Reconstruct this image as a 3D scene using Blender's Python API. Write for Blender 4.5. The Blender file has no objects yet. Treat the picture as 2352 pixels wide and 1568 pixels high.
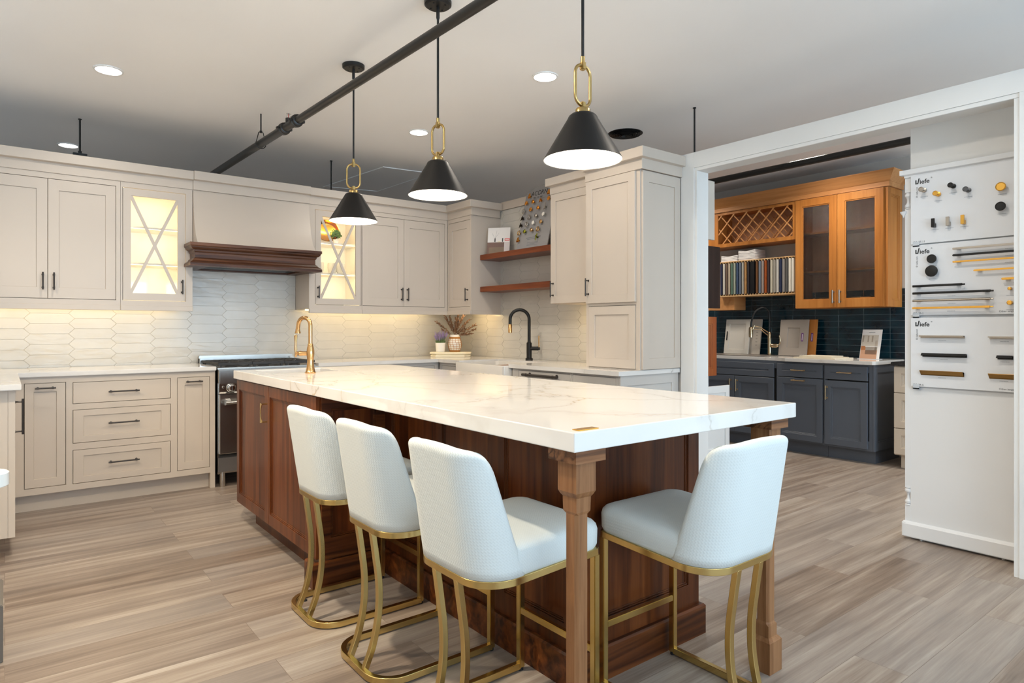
import bpy, bmesh, math, random
from mathutils import Vector, Matrix
# light levels
EXPOSURE = -0.11; P_FRONT = 370; P_LEFT = 200; P_RROOM = 60; P_CAB = 1.15; P_UC = 2.4; P_PEND = 11; P_DOWN = 10; P_SHOP = 9; P_ROOM = 17
R = math.radians
PI = math.pi
random.seed(7)
scene = bpy.context.scene
COL = scene.collection

# ------------------------------------------------------------------ camera
cam_d = bpy.data.cameras.new('camera'); cam = bpy.data.objects.new('camera', cam_d); COL.objects.link(cam)
cam_d.sensor_width = 36.0; cam_d.lens = 1489.14 / 2352 * 36.0
cam_d.shift_y = -(784 - 753.49) / 2352.0
cam_d.clip_start = 0.05
cam.location = (0, 0, 1.1916); cam.rotation_euler = (PI / 2, 0, 0.9067 - PI / 2)
scene.camera = cam

# ------------------------------------------------------------------ view, world
scene.view_settings.view_transform = 'Standard'; scene.view_settings.look = 'None'
scene.view_settings.gamma = 1.0; scene.view_settings.use_curve_mapping = False
scene.view_settings.exposure = EXPOSURE
CEIL = 2.77
w = bpy.data.worlds.new('world'); scene.world = w; w.use_nodes = True
bg = w.node_tree.nodes['Background']; bg.inputs['Color'].default_value = (0.66, 0.80, 1.0, 1); bg.inputs['Strength'].default_value = 1.6

def area(name, loc, rot, sx, sy, power, color, spread=180, shape='RECTANGLE'):
    d = bpy.data.lights.new(name, 'AREA'); d.shape = shape; d.size = sx
    if shape in ('RECTANGLE', 'ELLIPSE'): d.size_y = sy
    d.energy = power; d.color = color; d.spread = R(spread)
    o = bpy.data.objects.new(name, d); o.location = loc; o.rotation_euler = rot; COL.objects.link(o); return o
def point(name, loc, power, color, r=0.03):
    d = bpy.data.lights.new(name, 'POINT'); d.energy = power; d.color = color; d.shadow_soft_size = r
    o = bpy.data.objects.new(name, d); o.location = loc; COL.objects.link(o); return o
COOL = (0.59, 0.81, 1.0); WARM = (1.0, 0.86, 0.66); AMBER = (1.0, 0.73, 0.36); NEUT = (1.0, 0.90, 0.77)
# daylight through the shop windows behind and to the left of the camera
area('daylight_front', (2.2, -3.42, 1.42), (R(140), 0, 0), 6.6, 2.2, P_FRONT, COOL)
area('daylight_left', (-4.27, .4, 1.42), (R(116), 0, R(-90)), 4.6, 2.2, P_LEFT, COOL)
area('daylight_right_room', (6.0, -3.42, 1.42), (R(90), 0, 0), 2.0, 2.2, P_RROOM, COOL)
# fill lights added under the unseen shop ceiling, no fixtures built
SHOP = [(-1.6, -1.6), (1.4, -1.6), (-1.8, 1.8), (4.9, 0.2)]

# ------------------------------------------------------------------ object helpers
def tag(o, label=None, cat=None, group=None, kind=None):
    if label: o['label'] = label
    if cat: o['category'] = cat
    if group: o['group'] = group
    if kind: o['kind'] = kind
    return o
def thing(name, label, cat, loc=(0, 0, 0), rz=0.0, group=None):
    o = bpy.data.objects.new(name, None); o.empty_display_size = 0.1; COL.objects.link(o)
    o.location = loc; o.rotation_euler = (0, 0, rz); return tag(o, label, cat, group)
def copy_tree(o, parent=None):
    c = o.copy(); COL.objects.link(c); c.parent = parent
    for ch in o.children: copy_tree(ch, c)
    return c

class MB:
    def __init__(s): s.v = []; s.f = []; s.m = []; s.T = None; s.mi = 0; s.uv = None
    def add(s, vs, fs):
        n = len(s.v)
        s.v += [tuple(s.T @ Vector(p)) for p in vs] if s.T is not None else [tuple(p) for p in vs]
        s.f += [tuple(i + n for i in f) for f in fs]; s.m += [s.mi] * len(fs); return s
    def mat(s, i): s.mi = i; return s
    def at(s, loc=(0, 0, 0), rot=(0, 0, 0)):
        from mathutils import Euler
        s.T = Matrix.Translation(loc) @ Euler(rot).to_matrix().to_4x4(); return s
    def box(s, x0, x1, y0, y1, z0, z1):
        v = [(x, y, z) for z in (z0, z1) for y in (y0, y1) for x in (x0, x1)]
        return s.add(v, [(0, 2, 3, 1), (4, 5, 7, 6), (0, 1, 5, 4), (2, 6, 7, 3), (0, 4, 6, 2), (1, 3, 7, 5)])
    def rbox(s, x0, x1, y0, y1, z0, z1, b):
        """box with chamfered edges on all sides"""
        bm = bmesh.new()
        vs = [bm.verts.new((x, y, z)) for z in (z0, z1) for y in (y0, y1) for x in (x0, x1)]
        for f in [(0, 2, 3, 1), (4, 5, 7, 6), (0, 1, 5, 4), (2, 6, 7, 3), (0, 4, 6, 2), (1, 3, 7, 5)]: bm.faces.new([vs[i] for i in f])
        bmesh.ops.bevel(bm, geom=bm.edges[:], offset=b, segments=2, affect='EDGES')
        bm.verts.index_update()
        s.add([v.co[:] for v in bm.verts], [tuple(v.index for v in f.verts) for f in bm.faces]); bm.free(); return s
    def plate(s, x0, x1, z0, z1, y0, y1, holes):
        xs = sorted({x0, x1} | {min(max(h[i], x0), x1) for h in holes for i in (0, 1)})
        zs = sorted({z0, z1} | {min(max(h[i], z0), z1) for h in holes for i in (2, 3)})
        def solid(i, j):
            if not (0 <= i < len(xs) - 1 and 0 <= j < len(zs) - 1): return False
            cx, cz = (xs[i] + xs[i + 1]) / 2, (zs[j] + zs[j + 1]) / 2
            return not any(h[0] < cx < h[1] and h[2] < cz < h[3] for h in holes)
        idx = {}; vs = []; fs = []
        def V(i, j, k):
            if (i, j, k) not in idx: idx[(i, j, k)] = len(vs); vs.append((xs[i], (y0, y1)[k], zs[j]))
            return idx[(i, j, k)]
        for i in range(len(xs) - 1):
            for j in range(len(zs) - 1):
                if not solid(i, j): continue
                fs.append((V(i, j, 0), V(i + 1, j, 0), V(i + 1, j + 1, 0), V(i, j + 1, 0)))
                fs.append((V(i, j, 1), V(i, j + 1, 1), V(i + 1, j + 1, 1), V(i + 1, j, 1)))
                if not solid(i - 1, j): fs.append((V(i, j, 0), V(i, j + 1, 0), V(i, j + 1, 1), V(i, j, 1)))
                if not solid(i + 1, j): fs.append((V(i + 1, j, 0), V(i + 1, j, 1), V(i + 1, j + 1, 1), V(i + 1, j + 1, 0)))
                if not solid(i, j - 1): fs.append((V(i, j, 0), V(i, j, 1), V(i + 1, j, 1), V(i + 1, j, 0)))
                if not solid(i, j + 1): fs.append((V(i, j + 1, 0), V(i + 1, j + 1, 0), V(i + 1, j + 1, 1), V(i, j + 1, 1)))
        return s.add(vs, fs)
    def ring_loft(s, rings, cap0=True, cap1=True, closed=True):
        n = len(rings[0]); vs = [p for r in rings for p in r]; fs = []
        for i in range(len(rings) - 1):
            for j in range(n if closed else n - 1):
                a, b = i * n + j, i * n + (j + 1) % n
                fs.append((a, b, b + n, a + n))
        if cap0: fs.append(tuple(range(n - 1, -1, -1)))
        if cap1: fs.append(tuple(range((len(rings) - 1) * n, len(rings) * n)))
        return s.add(vs, fs)
    def lathe(s, prof, c=(0, 0, 0), n=24, axis='z'):
        """prof: (radius, height); r=0 ends are closed"""
        rings = []
        for r, h in prof:
            ring = []
            for k in range(n):
                a = 2 * PI * k / n; x, y = max(r, 1e-5) * math.cos(a), max(r, 1e-5) * math.sin(a)
                ring.append({'z': (c[0] + x, c[1] + y, c[2] + h), 'y': (c[0] + y, c[1] + h, c[2] + x), 'x': (c[0] + h, c[1] + x, c[2] + y)}[axis])
            rings.append(ring)
        return s.ring_loft(rings)
    def cyl(s, c, r, h, n=20, axis='z'): return s.lathe([(r, 0), (r, h)], c, n, axis)
    def sweep(s, path, sec, closed=False, up=(0, 0, 1)):
        """sec: list of (side, up) offsets; mitred frames with a fixed up vector"""
        P = [Vector(p) for p in path]; N = len(P); rings = []; up = Vector(up)
        for i in range(N):
            if closed: a, b = P[i] - P[i - 1], P[(i + 1) % N] - P[i]
            else: a = P[i] - P[i - 1] if i else P[1] - P[0]; b = P[i + 1] - P[i] if i < N - 1 else P[-1] - P[-2]
            a.normalize(); b.normalize(); t = (a + b)
            if t.length < 1e-6: t = b.copy()
            t.normalize()
            u0 = up if abs(t.dot(up)) < 0.995 else Vector((1, 0, 0))
            sd = t.cross(u0).normalized(); uu = sd.cross(t).normalized()
            # widen at the mitre
            k = 1.0 / max(0.35, t.dot(b))
            bend = (b - a)
            ks = k if bend.length > 1e-6 and abs(bend.normalized().dot(sd)) > .5 else 1.0
            ku = k if bend.length > 1e-6 and abs(bend.normalized().dot(uu)) > .5 else 1.0
            rings.append([tuple(P[i] + sd * (x * ks) + uu * (y * ku)) for x, y in sec])
        if closed: rings.append(rings[0])
        return s.ring_loft(rings, not closed, not closed)
    def tube(s, path, r, n=12, closed=False):
        P = [Vector(p) for p in path]; N = len(P); rings = []
        rr = r if isinstance(r, (list, tuple)) else [r] * N
        prev = None
        for i in range(N):
            if closed: t = (P[(i + 1) % N] - P[i - 1])
            else: t = P[min(i + 1, N - 1)] - P[max(i - 1, 0)]
            t.normalize()
            if prev is None:
                u = Vector((0, 0, 1)) if abs(t.z) < .9 else Vector((1, 0, 0))
                u = (u - t * u.dot(t)).normalized()
            else: u = (prev - t * prev.dot(t)).normalized()
            prev = u; v = t.cross(u)
            rings.append([tuple(P[i] + (u * math.cos(2 * PI * k / n) + v * math.sin(2 * PI * k / n)) * rr[i]) for k in range(n)])
        if closed: rings.append(rings[0])
        return s.ring_loft(rings, not closed, not closed)
    def prism(s, poly, z0, z1, axis='z'):
        def q(a, b, h): return {'z': (a, b, h), 'y': (a, h, b), 'x': (h, a, b)}[axis]
        return s.ring_loft([[q(a, b, z0) for a, b in poly], [q(a, b, z1) for a, b in poly]])
    def molding(s, path, prof, closed=False):
        """path: plan points (x,y), outward is to the right of travel; prof: closed list (offset, z)"""
        P = [Vector(p) for p in path]; N = len(P); rings = []
        def nrm(a, b): d = (b - a).normalized(); return Vector((d.y, -d.x))
        for i in range(N):
            if closed: n0, n1 = nrm(P[i - 1], P[i]), nrm(P[i], P[(i + 1) % N])
            else:
                n1 = nrm(P[i], P[i + 1]) if i < N - 1 else nrm(P[i - 1], P[i]); n0 = nrm(P[i - 1], P[i]) if i else n1
            m = (n0 + n1); m = m / max(.3, m.dot(n1)) if m.length > 1e-6 else n1
            rings.append([(P[i].x + m.x * o, P[i].y + m.y * o, z) for o, z in prof])
        if closed: rings.append(rings[0])
        return s.ring_loft(rings, not closed, not closed)
    def build(s, name, mats, parent=None, smooth=False, bevel=0.0, seg=2, loc=None):
        me = bpy.data.meshes.new(name); me.from_pydata(s.v, [], s.f)
        mats = mats if isinstance(mats, (list, tuple)) else [mats]
        for m in mats: me.materials.append(m)
        if len(mats) > 1: me.polygons.foreach_set('material_index', s.m)
        if s.uv:
            ul = me.uv_layers.new(name='UVMap'); li = [0] * len(me.loops); me.loops.foreach_get('vertex_index', li)
            ul.data.foreach_set('uv', [c for i in li for c in s.uv[i]])
        bm = bmesh.new(); bm.from_mesh(me); bmesh.ops.recalc_face_normals(bm, faces=bm.faces[:]); bm.to_mesh(me); bm.free()
        me.update()
        if smooth:
            me.polygons.foreach_set('use_smooth', [True] * len(me.polygons)); me.set_sharp_from_angle(angle=R(38 if smooth is True else smooth))
        o = bpy.data.objects.new(name, me); COL.objects.link(o)
        if parent is not None: o.parent = parent
        if loc is not None: o.location = loc
        if bevel:
            md = o.modifiers.new('bevel', 'BEVEL'); md.width = bevel; md.segments = seg; md.limit_method = 'ANGLE'; md.angle_limit = R(40)
        return o

def arc(c, r, a0, a1, n):
    return [(c[0] + r * math.cos(a0 + (a1 - a0) * i / n), c[1] + r * math.sin(a0 + (a1 - a0) * i / n)) for i in range(n + 1)]
def rrect(x0, x1, y0, y1, r, n=5):
    """counter-clockwise rounded rectangle; r is a number or (x0y0, x1y0, x1y1, x0y1)"""
    r = r if isinstance(r, (list, tuple)) else (r,) * 4
    return (arc((x0 + r[0], y0 + r[0]), r[0], PI, 1.5 * PI, n) + arc((x1 - r[1], y0 + r[1]), r[1], 1.5 * PI, 2 * PI, n)
            + arc((x1 - r[2], y1 - r[2]), r[2], 0, .5 * PI, n) + arc((x0 + r[3], y1 - r[3]), r[3], .5 * PI, PI, n))
def smoothpath(pts, k=8):
    """Catmull-Rom through the points"""
    P = [Vector(p) for p in pts]; out = []
    for i in range(len(P) - 1):
        p0 = P[i - 1] if i else P[0] * 2 - P[1]; p1, p2 = P[i], P[i + 1]; p3 = P[i + 2] if i + 2 < len(P) else P[-1] * 2 - P[-2]
        for j in range(k):
            t = j / k
            out.append(tuple(.5 * ((2 * p1) + (-p0 + p2) * t + (2 * p0 - 5 * p1 + 4 * p2 - p3) * t * t + (-p0 + 3 * p1 - 3 * p2 + p3) * t ** 3)))
    out.append(tuple(P[-1])); return out

def text_mesh(txt, size, mat, parent, loc, rot, name='lettering', depth=0.0004, sx=1.0, shear=0.0, space=1.0, bold=0.0):
    cu = bpy.data.curves.new(name, 'FONT'); cu.body = txt; cu.size = size; cu.extrude = depth; cu.shear = shear; cu.space_character = space
    cu.resolution_u = 3; cu.offset = bold
    t = bpy.data.objects.new('tmp', cu); COL.objects.link(t)
    bpy.context.view_layer.update()
    me = bpy.data.meshes.new_from_object(t.evaluated_get(bpy.context.evaluated_depsgraph_get()))
    bpy.data.objects.remove(t); bpy.data.curves.remove(cu)
    me.materials.clear(); me.materials.append(mat)
    o = bpy.data.objects.new(name, me); COL.objects.link(o); o.parent = parent; o.location = loc; o.rotation_euler = rot; o.scale = (sx, 1, 1)
    return o

# ------------------------------------------------------------------ materials
def srgb(r, g, b):
    f = lambda c: (c / 255) / 12.92 if c / 255 <= .04045 else ((c / 255 + .055) / 1.055) ** 2.4
    return (f(r), f(g), f(b), 1)
class NT:
    def __init__(s, name):
        s.m = bpy.data.materials.new(name); s.m.use_nodes = True; s.t = s.m.node_tree; s.n = s.t.nodes; s.b = s.n['Principled BSDF']
    def new(s, t, **k):
        nd = s.n.new(t)
        for a, v in k.items(): setattr(nd, a, v)
        return nd
    def link(s, a, b): s.t.links.new(a, b)
    def val(s, nd, **k):
        for a, v in k.items(): nd.inputs[a.replace('_', ' ')].default_value = v
        return nd
    def coords(s, scale=(1, 1, 1), rot=(0, 0, 0), rnd=False, src='Object'):
        tc = s.new('ShaderNodeTexCoord'); mp = s.new('ShaderNodeMapping')
        s.link(tc.outputs[src], mp.inputs['Vector']); mp.inputs['Scale'].default_value = scale; mp.inputs['Rotation'].default_value = rot
        if rnd:
            oi = s.new('ShaderNodeObjectInfo'); mu = s.new('ShaderNodeMath', operation='MULTIPLY'); mu.inputs[1].default_value = 37.0
            s.link(oi.outputs['Random'], mu.inputs[0]); ad = s.new('ShaderNodeVectorMath', operation='ADD')
            s.link(tc.outputs[src], ad.inputs[0]); s.link(mu.outputs[0], ad.inputs[1]); s.link(ad.outputs[0], mp.inputs['Vector'])
        return mp.outputs['Vector']
    def noise(s, vec, scale=5, detail=4, rough=.5, dist=0):
        nd = s.new('ShaderNodeTexNoise'); s.link(vec, nd.inputs['Vector'])
        nd.inputs['Scale'].default_value = scale; nd.inputs['Detail'].default_value = detail; nd.inputs['Roughness'].default_value = rough
        nd.inputs['Distortion'].default_value = dist; return nd.outputs['Fac']
    def ramp(s, fac, stops):
        r = s.new('ShaderNodeValToRGB'); s.link(fac, r.inputs['Fac']); e = r.color_ramp.elements
        while len(e) < len(stops): e.new(.5)
        for i, (p, c) in enumerate(stops): e[i].position = p; e[i].color = c
        return r.outputs['Color']
    def mix(s, fac, a, b, mode='MIX'):
        m = s.new('ShaderNodeMix', data_type='RGBA', blend_type=mode)
        for sock, v in ((m.inputs['Factor'], fac), (m.inputs[6], a), (m.inputs[7], b)):
            if hasattr(v, 'is_linked') or hasattr(v, 'links'): s.link(v, sock)
            else: sock.default_value = v
        return m.outputs[2]
    def math(s, op, a, b=0.0):
        m = s.new('ShaderNodeMath', operation=op)
        for sock, v in ((m.inputs[0], a), (m.inputs[1], b)):
            if hasattr(v, 'links'): s.link(v, sock)
            else: sock.default_value = v
        return m.outputs[0]
    def bump(s, h, strength=.2, dist=.002):
        b = s.new('ShaderNodeBump'); s.link(h, b.inputs['Height']); b.inputs['Strength'].default_value = strength; b.inputs['Distance'].default_value = dist
        s.link(b.outputs['Normal'], s.b.inputs['Normal']); return b
    def base(s, c):
        if hasattr(c, 'links'): s.link(c, s.b.inputs['Base Color'])
        else: s.b.inputs['Base Color'].default_value = c
        return s
    def pr(s, rough=.5, metal=0, spec=None, **k):
        s.b.inputs['Roughness'].default_value = rough; s.b.inputs['Metallic'].default_value = metal
        if spec is not None: s.b.inputs['Specular IOR Level'].default_value = spec
        for a, v in k.items(): s.b.inputs[a.replace('_', ' ')].default_value = v
        return s
def paint(name, c, rough=.4, var=.03, spec=.5):
    n = NT(name); v = n.coords(); f = n.noise(v, 1.7, 3)
    dark = tuple(x * (1 - var) for x in c[:3]) + (1,)
    n.base(n.ramp(f, [(.35, dark), (.65, c)])); n.pr(rough, spec=spec)
    n.bump(n.noise(v, 220, 2), .04, .0006); return n.m
def metal(name, c, rough=.25, brushed=0.0, axis=(1, 1, 40)):
    n = NT(name); v = n.coords(axis); f = n.noise(v, 30, 3)
    n.base(c); n.pr(rough, 1.0)
    if brushed:
        r = n.new('ShaderNodeMapRange'); n.link(f, r.inputs['Value']); r.inputs['To Min'].default_value = rough - brushed; r.inputs['To Max'].default_value = rough + brushed
        n.link(r.outputs[0], n.b.inputs['Roughness'])
    else: n.bump(n.noise(n.coords(), 12, 2), .02, .001)
    return n.m
def plain(name, c, rough=.5, metal_=0, var=.06, scale=9):
    n = NT(name); f = n.noise(n.coords(), scale, 3); d = tuple(x * (1 - var) for x in c[:3]) + (1,)
    n.base(n.ramp(f, [(.3, d), (.7, c)])); n.pr(rough, metal_); return n.m
def emit(name, c, strength):
    n = NT(name); n.base((0, 0, 0, 1)); n.b.inputs['Emission Color'].default_value = c; n.b.inputs['Emission Strength'].default_value = strength; n.pr(.5); return n.m
def wood(name, cols, axis='z', rough=.35, fine=60, coarse=7, bump=.12, rings=.35, coat=0.0):
    n = NT(name); k = .045
    sc = {'z': (1, 1, k), 'y': (1, k, 1), 'x': (k, 1, 1)}[axis]
    v = n.coords(sc, rnd=True)
    a = n.noise(v, coarse, 3, .5, .6); b = n.noise(v, fine, 5, .65, .3)
    wv = n.math('SINE', n.math('MULTIPLY', a, 38.0)); wv = n.math('MULTIPLY', n.math('ADD', wv, 1.0), .5 * rings)
    fac = n.math('ADD', n.math('MULTIPLY', a, 1 - rings), n.math('MULTIPLY', wv, .55))
    fac = n.math('ADD', fac, n.math('MULTIPLY', n.math('SUBTRACT', b, .5), .55))
    c = n.ramp(fac, [(.22, cols[0]), (.48, cols[1]), (.78, cols[2])])
    n.base(c); n.pr(rough, spec=.28)
    if coat: n.pr(rough, spec=.45, Coat_Weight=coat, Coat_Roughness=.12)
    n.bump(b, bump, .0008); return n.m

M = {}
M['white'] = paint('upper_paint', srgb(202, 190, 177), .38)
M['greige'] = paint('base_paint', srgb(206, 192, 176), .38)
M['base_daylit'] = paint('base_paint_daylit', srgb(198, 193, 187), .38)  # base paint with the cool daylight cast of the right run mixed in
M['trimw'] = paint('trim_paint', srgb(232, 232, 230), .42)
M['wallw'] = paint('wall_paint', srgb(228, 226, 222), .6)
M['displayw'] = paint('display_paint', srgb(230, 231, 232), .45)
M['gap_shade'] = plain('painted_gap_shade', (.03, .028, .026, 1), .8)  # near-black colour painting the shade in gaps around the fronts
M['black'] = paint('black_metal', (.012, .0115, .011, 1), .42, .1, .35)
M['shadeblack'] = paint('shade_black', (.009, .008, .0075, 1), .42, .1, .22)
M['cabin'] = plain('lit_cabinet_inside', srgb(240, 236, 226), .6, 0, .01)
M['handle'] = paint('bronze_black_pull', (.035, .027, .022, 1), .34, .1)
M['pipe'] = paint('pipe_paint', (.015, .0135, .012, 1), .36, .15)
M['iron'] = paint('cast_iron', (.03, .03, .032, 1), .55, .2)
M['brass'] = metal('brushed_brass', srgb(206, 180, 118), .24, .03, (1, 1, 8))
M['gold'] = metal('polished_gold', srgb(232, 178, 74), .14)
M['pbrass'] = metal('antique_brass', srgb(172, 146, 96), .28, .0)
M['fbrass'] = metal('faucet_brass', srgb(206, 164, 112), .2, .05)
M['satin_gold'] = metal('satin_gold', srgb(222, 170, 80), .35)
M['nickel'] = metal('satin_nickel', srgb(176, 168, 158), .34)
M['pnickel'] = metal('polished_nickel', srgb(206, 184, 150), .14)
M['steel'] = metal('stainless', srgb(196, 192, 186), .24, .07, (60, 1, 1))
M['chrome'] = metal('chrome', srgb(225, 225, 225), .08)
M['ceramic'] = plain('white_ceramic', srgb(238, 234, 226), .15, 0, .02)
M['apron'] = plain('fireclay', srgb(214, 208, 200), .14, 0, .02)
M['black_plastic'] = plain('black_rubber', (.01, .01, .012, 1), .5)
M['ink'] = plain('ink_black', (.02, .02, .022, 1), .6)
M['inkgrey'] = plain('ink_grey', srgb(120, 122, 126), .6)
M['paper'] = plain('white_paper', srgb(235, 231, 228), .7, 0, .03)
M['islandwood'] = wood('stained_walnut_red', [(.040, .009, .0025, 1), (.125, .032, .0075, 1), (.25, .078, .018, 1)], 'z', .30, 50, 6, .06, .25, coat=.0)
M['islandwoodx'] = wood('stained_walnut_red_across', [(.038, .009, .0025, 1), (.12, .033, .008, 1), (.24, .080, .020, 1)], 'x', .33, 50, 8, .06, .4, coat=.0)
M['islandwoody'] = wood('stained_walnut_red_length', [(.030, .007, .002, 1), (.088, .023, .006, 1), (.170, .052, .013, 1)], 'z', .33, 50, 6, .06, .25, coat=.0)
M['legwood'] = wood('oak_leg', [(.085, .032, .012, 1), (.225, .098, .038, 1), (.35, .170, .075, 1)], 'z', .45, 90, 9, .25, .2)
M['legcap'] = wood('oak_cap', [(.055, .020, .008, 1), (.19, .078, .030, 1), (.30, .14, .06, 1)], 'x', .36, 80, 14, .2, .5)
M['mantelwood'] = wood('mantel_walnut', [(.035, .013, .007, 1), (.105, .042, .021, 1), (.20, .088, .045, 1)], 'x', .35, 60, 9, .15, .35)
M['shelfwood'] = wood('cherry_shelf', [(.10, .022, .008, 1), (.20, .050, .015, 1), (.27, .078, .024, 1)], 'y', .33, 40, 8, .06, .2)
M['maple'] = wood('honey_maple', [(.30, .105, .020, 1), (.46, .175, .038, 1), (.60, .265, .07, 1)], 'z', .38, 28, 5, .05, .12)
M['mapley'] = wood('honey_maple_length', [(.36, .14, .04, 1), (.55, .25, .09, 1), (.68, .36, .15, 1)], 'y', .4, 28, 5, .05, .12)
M['maplein'] = wood('maple_interior_lightened', [(.50, .26, .15, 1), (.62, .34, .20, 1), (.70, .42, .26, 1)], 'z', .5, 20, 4, .03, .1)  # maple brightened in its colour to stand in for light inside
M['beech'] = wood('pale_rack_wood', [(.50, .28, .12, 1), (.66, .42, .21, 1), (.75, .52, .30, 1)], 'y', .5, 40, 6, .05, .15)
M['cherrydoor'] = wood('cherry_sample', [(.16, .035, .01, 1), (.30, .075, .02, 1), (.38, .12, .035, 1)], 'z', .35, 40, 6, .05, .2)
M['espresso'] = wood('espresso_sample', [(.012, .006, .005, 1), (.024, .012, .010, 1), (.04, .02, .016, 1)], 'z', .4, 50, 8, .1, .2)
M['blue'] = paint('slate_blue_paint', srgb(88, 95, 106), .36)
M['cream'] = paint('cream_paint', srgb(214, 200, 182), .4)
M['graydoor'] = paint('grey_door', srgb(160, 150, 140), .4)
M['bulbglow'] = emit('bulb_glow', (1, .88, .68, 1), 40)
M['lensglow'] = emit('downlight_lens', (1, .97, .92, 1), 14)
M['ledglow'] = emit('led_strip', (1, .80, .45, 1), 10)
M['shadewhite'] = plain('shade_inside', (.9, .88, .84, 1), .5, 0, .01)

def mat_ceiling():
    n = NT('ceiling_paint'); v = n.coords()
    n.base(n.ramp(n.noise(v, .8, 2), [(.35, srgb(242, 241, 240)), (.65, srgb(247, 246, 245))])); n.pr(.55, spec=.4)
    v2 = n.coords((1, .25, 1), (0, 0, .3)); h = n.math('ADD', n.noise(v2, 2.2, 2), n.math('MULTIPLY', n.noise(v, 30, 3, .6), .04))
    n.bump(h, .25, .03); return n.m
M['ceiling'] = mat_ceiling()
def mat_floor():
    n = NT('plank_floor'); v = n.coords()
    br = n.new('ShaderNodeTexBrick'); n.link(v, br.inputs['Vector']); br.offset = .37; br.offset_frequency = 2; br.squash = 1
    n.val(br, Scale=1.0, Mortar_Size=.0011, Mortar_Smooth=.3, Bias=0.0, Brick_Width=1.22, Row_Height=.182)
    br.inputs['Color1'].default_value = (0, 0, 0, 1); br.inputs['Color2'].default_value = (1, 1, 1, 1); br.inputs['Mortar'].default_value = (.5, .5, .5, 1)
    rnd = n.math('MULTIPLY', br.outputs['Color'], 1.0)
    # offset the figure per plank
    cmb = n.new('ShaderNodeCombineXYZ'); n.link(n.math('MULTIPLY', rnd, 13.0), cmb.inputs[0]); n.link(n.math('MULTIPLY', rnd, 7.3), cmb.inputs[1])
    ad = n.new('ShaderNodeVectorMath', operation='ADD'); n.link(v, ad.inputs[0]); n.link(cmb.outputs[0], ad.inputs[1])
    def mp(sc):
        m = n.new('ShaderNodeMapping'); n.link(ad.outputs[0], m.inputs['Vector']); m.inputs['Scale'].default_value = sc; return m.outputs[0]
    streak = n.noise(mp((.5, 9, 1)), 2.2, 3, .5, .3)
    fine = n.noise(mp((.9, 26, 1)), 4.0, 5, .6, .5)
    knots = n.noise(mp((1.6, 9, 1)), 3.0, 4, .6, 1.2)
    fac = n.math('ADD', n.math('MULTIPLY', streak, .62), n.math('MULTIPLY', fine, .30))
    fac = n.math('ADD', fac, n.math('MULTIPLY', n.math('SUBTRACT', rnd, .5), .16))
    c = n.ramp(fac, [(.28, srgb(108, 92, 80)), (.42, srgb(138, 121, 107)), (.55, srgb(164, 149, 134)), (.70, srgb(192, 180, 167))])
    c = n.mix(n.math('MULTIPLY', n.math('FRACT', n.math('MULTIPLY', rnd, 5.7)), .38), c, srgb(158, 152, 147))
    grain = n.ramp(n.noise(mp((1.3, 55, 1)), 3.0, 6, .7, 1.6), [(.56, (0, 0, 0, 1)), (.70, (1, 1, 1, 1))])
    c = n.mix(n.math('MULTIPLY', grain, .30), c, srgb(108, 92, 82))
    kn = n.ramp(knots, [(.0, (1, 1, 1, 1)), (.28, (0, 0, 0, 1))])
    c = n.mix(n.math('MULTIPLY', kn, .45), c, srgb(118, 98, 84))
    c = n.mix(n.math('MULTIPLY', br.outputs['Fac'], .6), c, srgb(96, 78, 64))
    n.base(c); n.pr(.36, spec=.42)
    n.bump(n.math('SUBTRACT', n.math('MULTIPLY', fine, .3), br.outputs['Fac']), .12, .001); return n.m
M['floor'] = mat_floor()
def mat_quartz():
    n = NT('veined_quartz'); v = n.coords((1, 1, 1))
    warp = n.new('ShaderNodeTexNoise'); n.link(v, warp.inputs['Vector']); warp.inputs['Scale'].default_value = 1.7; warp.inputs['Detail'].default_value = 6; warp.inputs['Roughness'].default_value = .6
    mx = n.new('ShaderNodeVectorMath', operation='SCALE'); n.link(warp.outputs['Color'], mx.inputs[0]); mx.inputs['Scale'].default_value = .62
    ad = n.new('ShaderNodeVectorMath', operation='ADD'); n.link(v, ad.inputs[0]); n.link(mx.outputs[0], ad.inputs[1])
    vo = n.new('ShaderNodeTexVoronoi', feature='DISTANCE_TO_EDGE'); n.link(ad.outputs[0], vo.inputs['Vector']); vo.inputs['Scale'].default_value = 1.7
    gate = n.ramp(n.noise(v, 1.3, 3), [(.44, (0, 0, 0, 1)), (.60, (1, 1, 1, 1))])
    fine = n.ramp(vo.outputs['Distance'], [(.0, (1, 1, 1, 1)), (.012, (0, 0, 0, 1))])
    wide = n.ramp(vo.outputs['Distance'], [(.0, (1, 1, 1, 1)), (.07, (0, 0, 0, 1))])
    tint = n.ramp(n.noise(v, 4.0, 3), [(.42, srgb(150, 146, 142)), (.58, srgb(196, 160, 104))])
    c = n.mix(n.math('MULTIPLY', wide, .22), srgb(226, 222, 217), srgb(196, 187, 176))
    c = n.mix(n.math('MULTIPLY', n.math('MULTIPLY', fine, gate), .7), c, tint)
    n.base(c); n.pr(.07, spec=.5); return n.m
M['quartz'] = mat_quartz()
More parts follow.
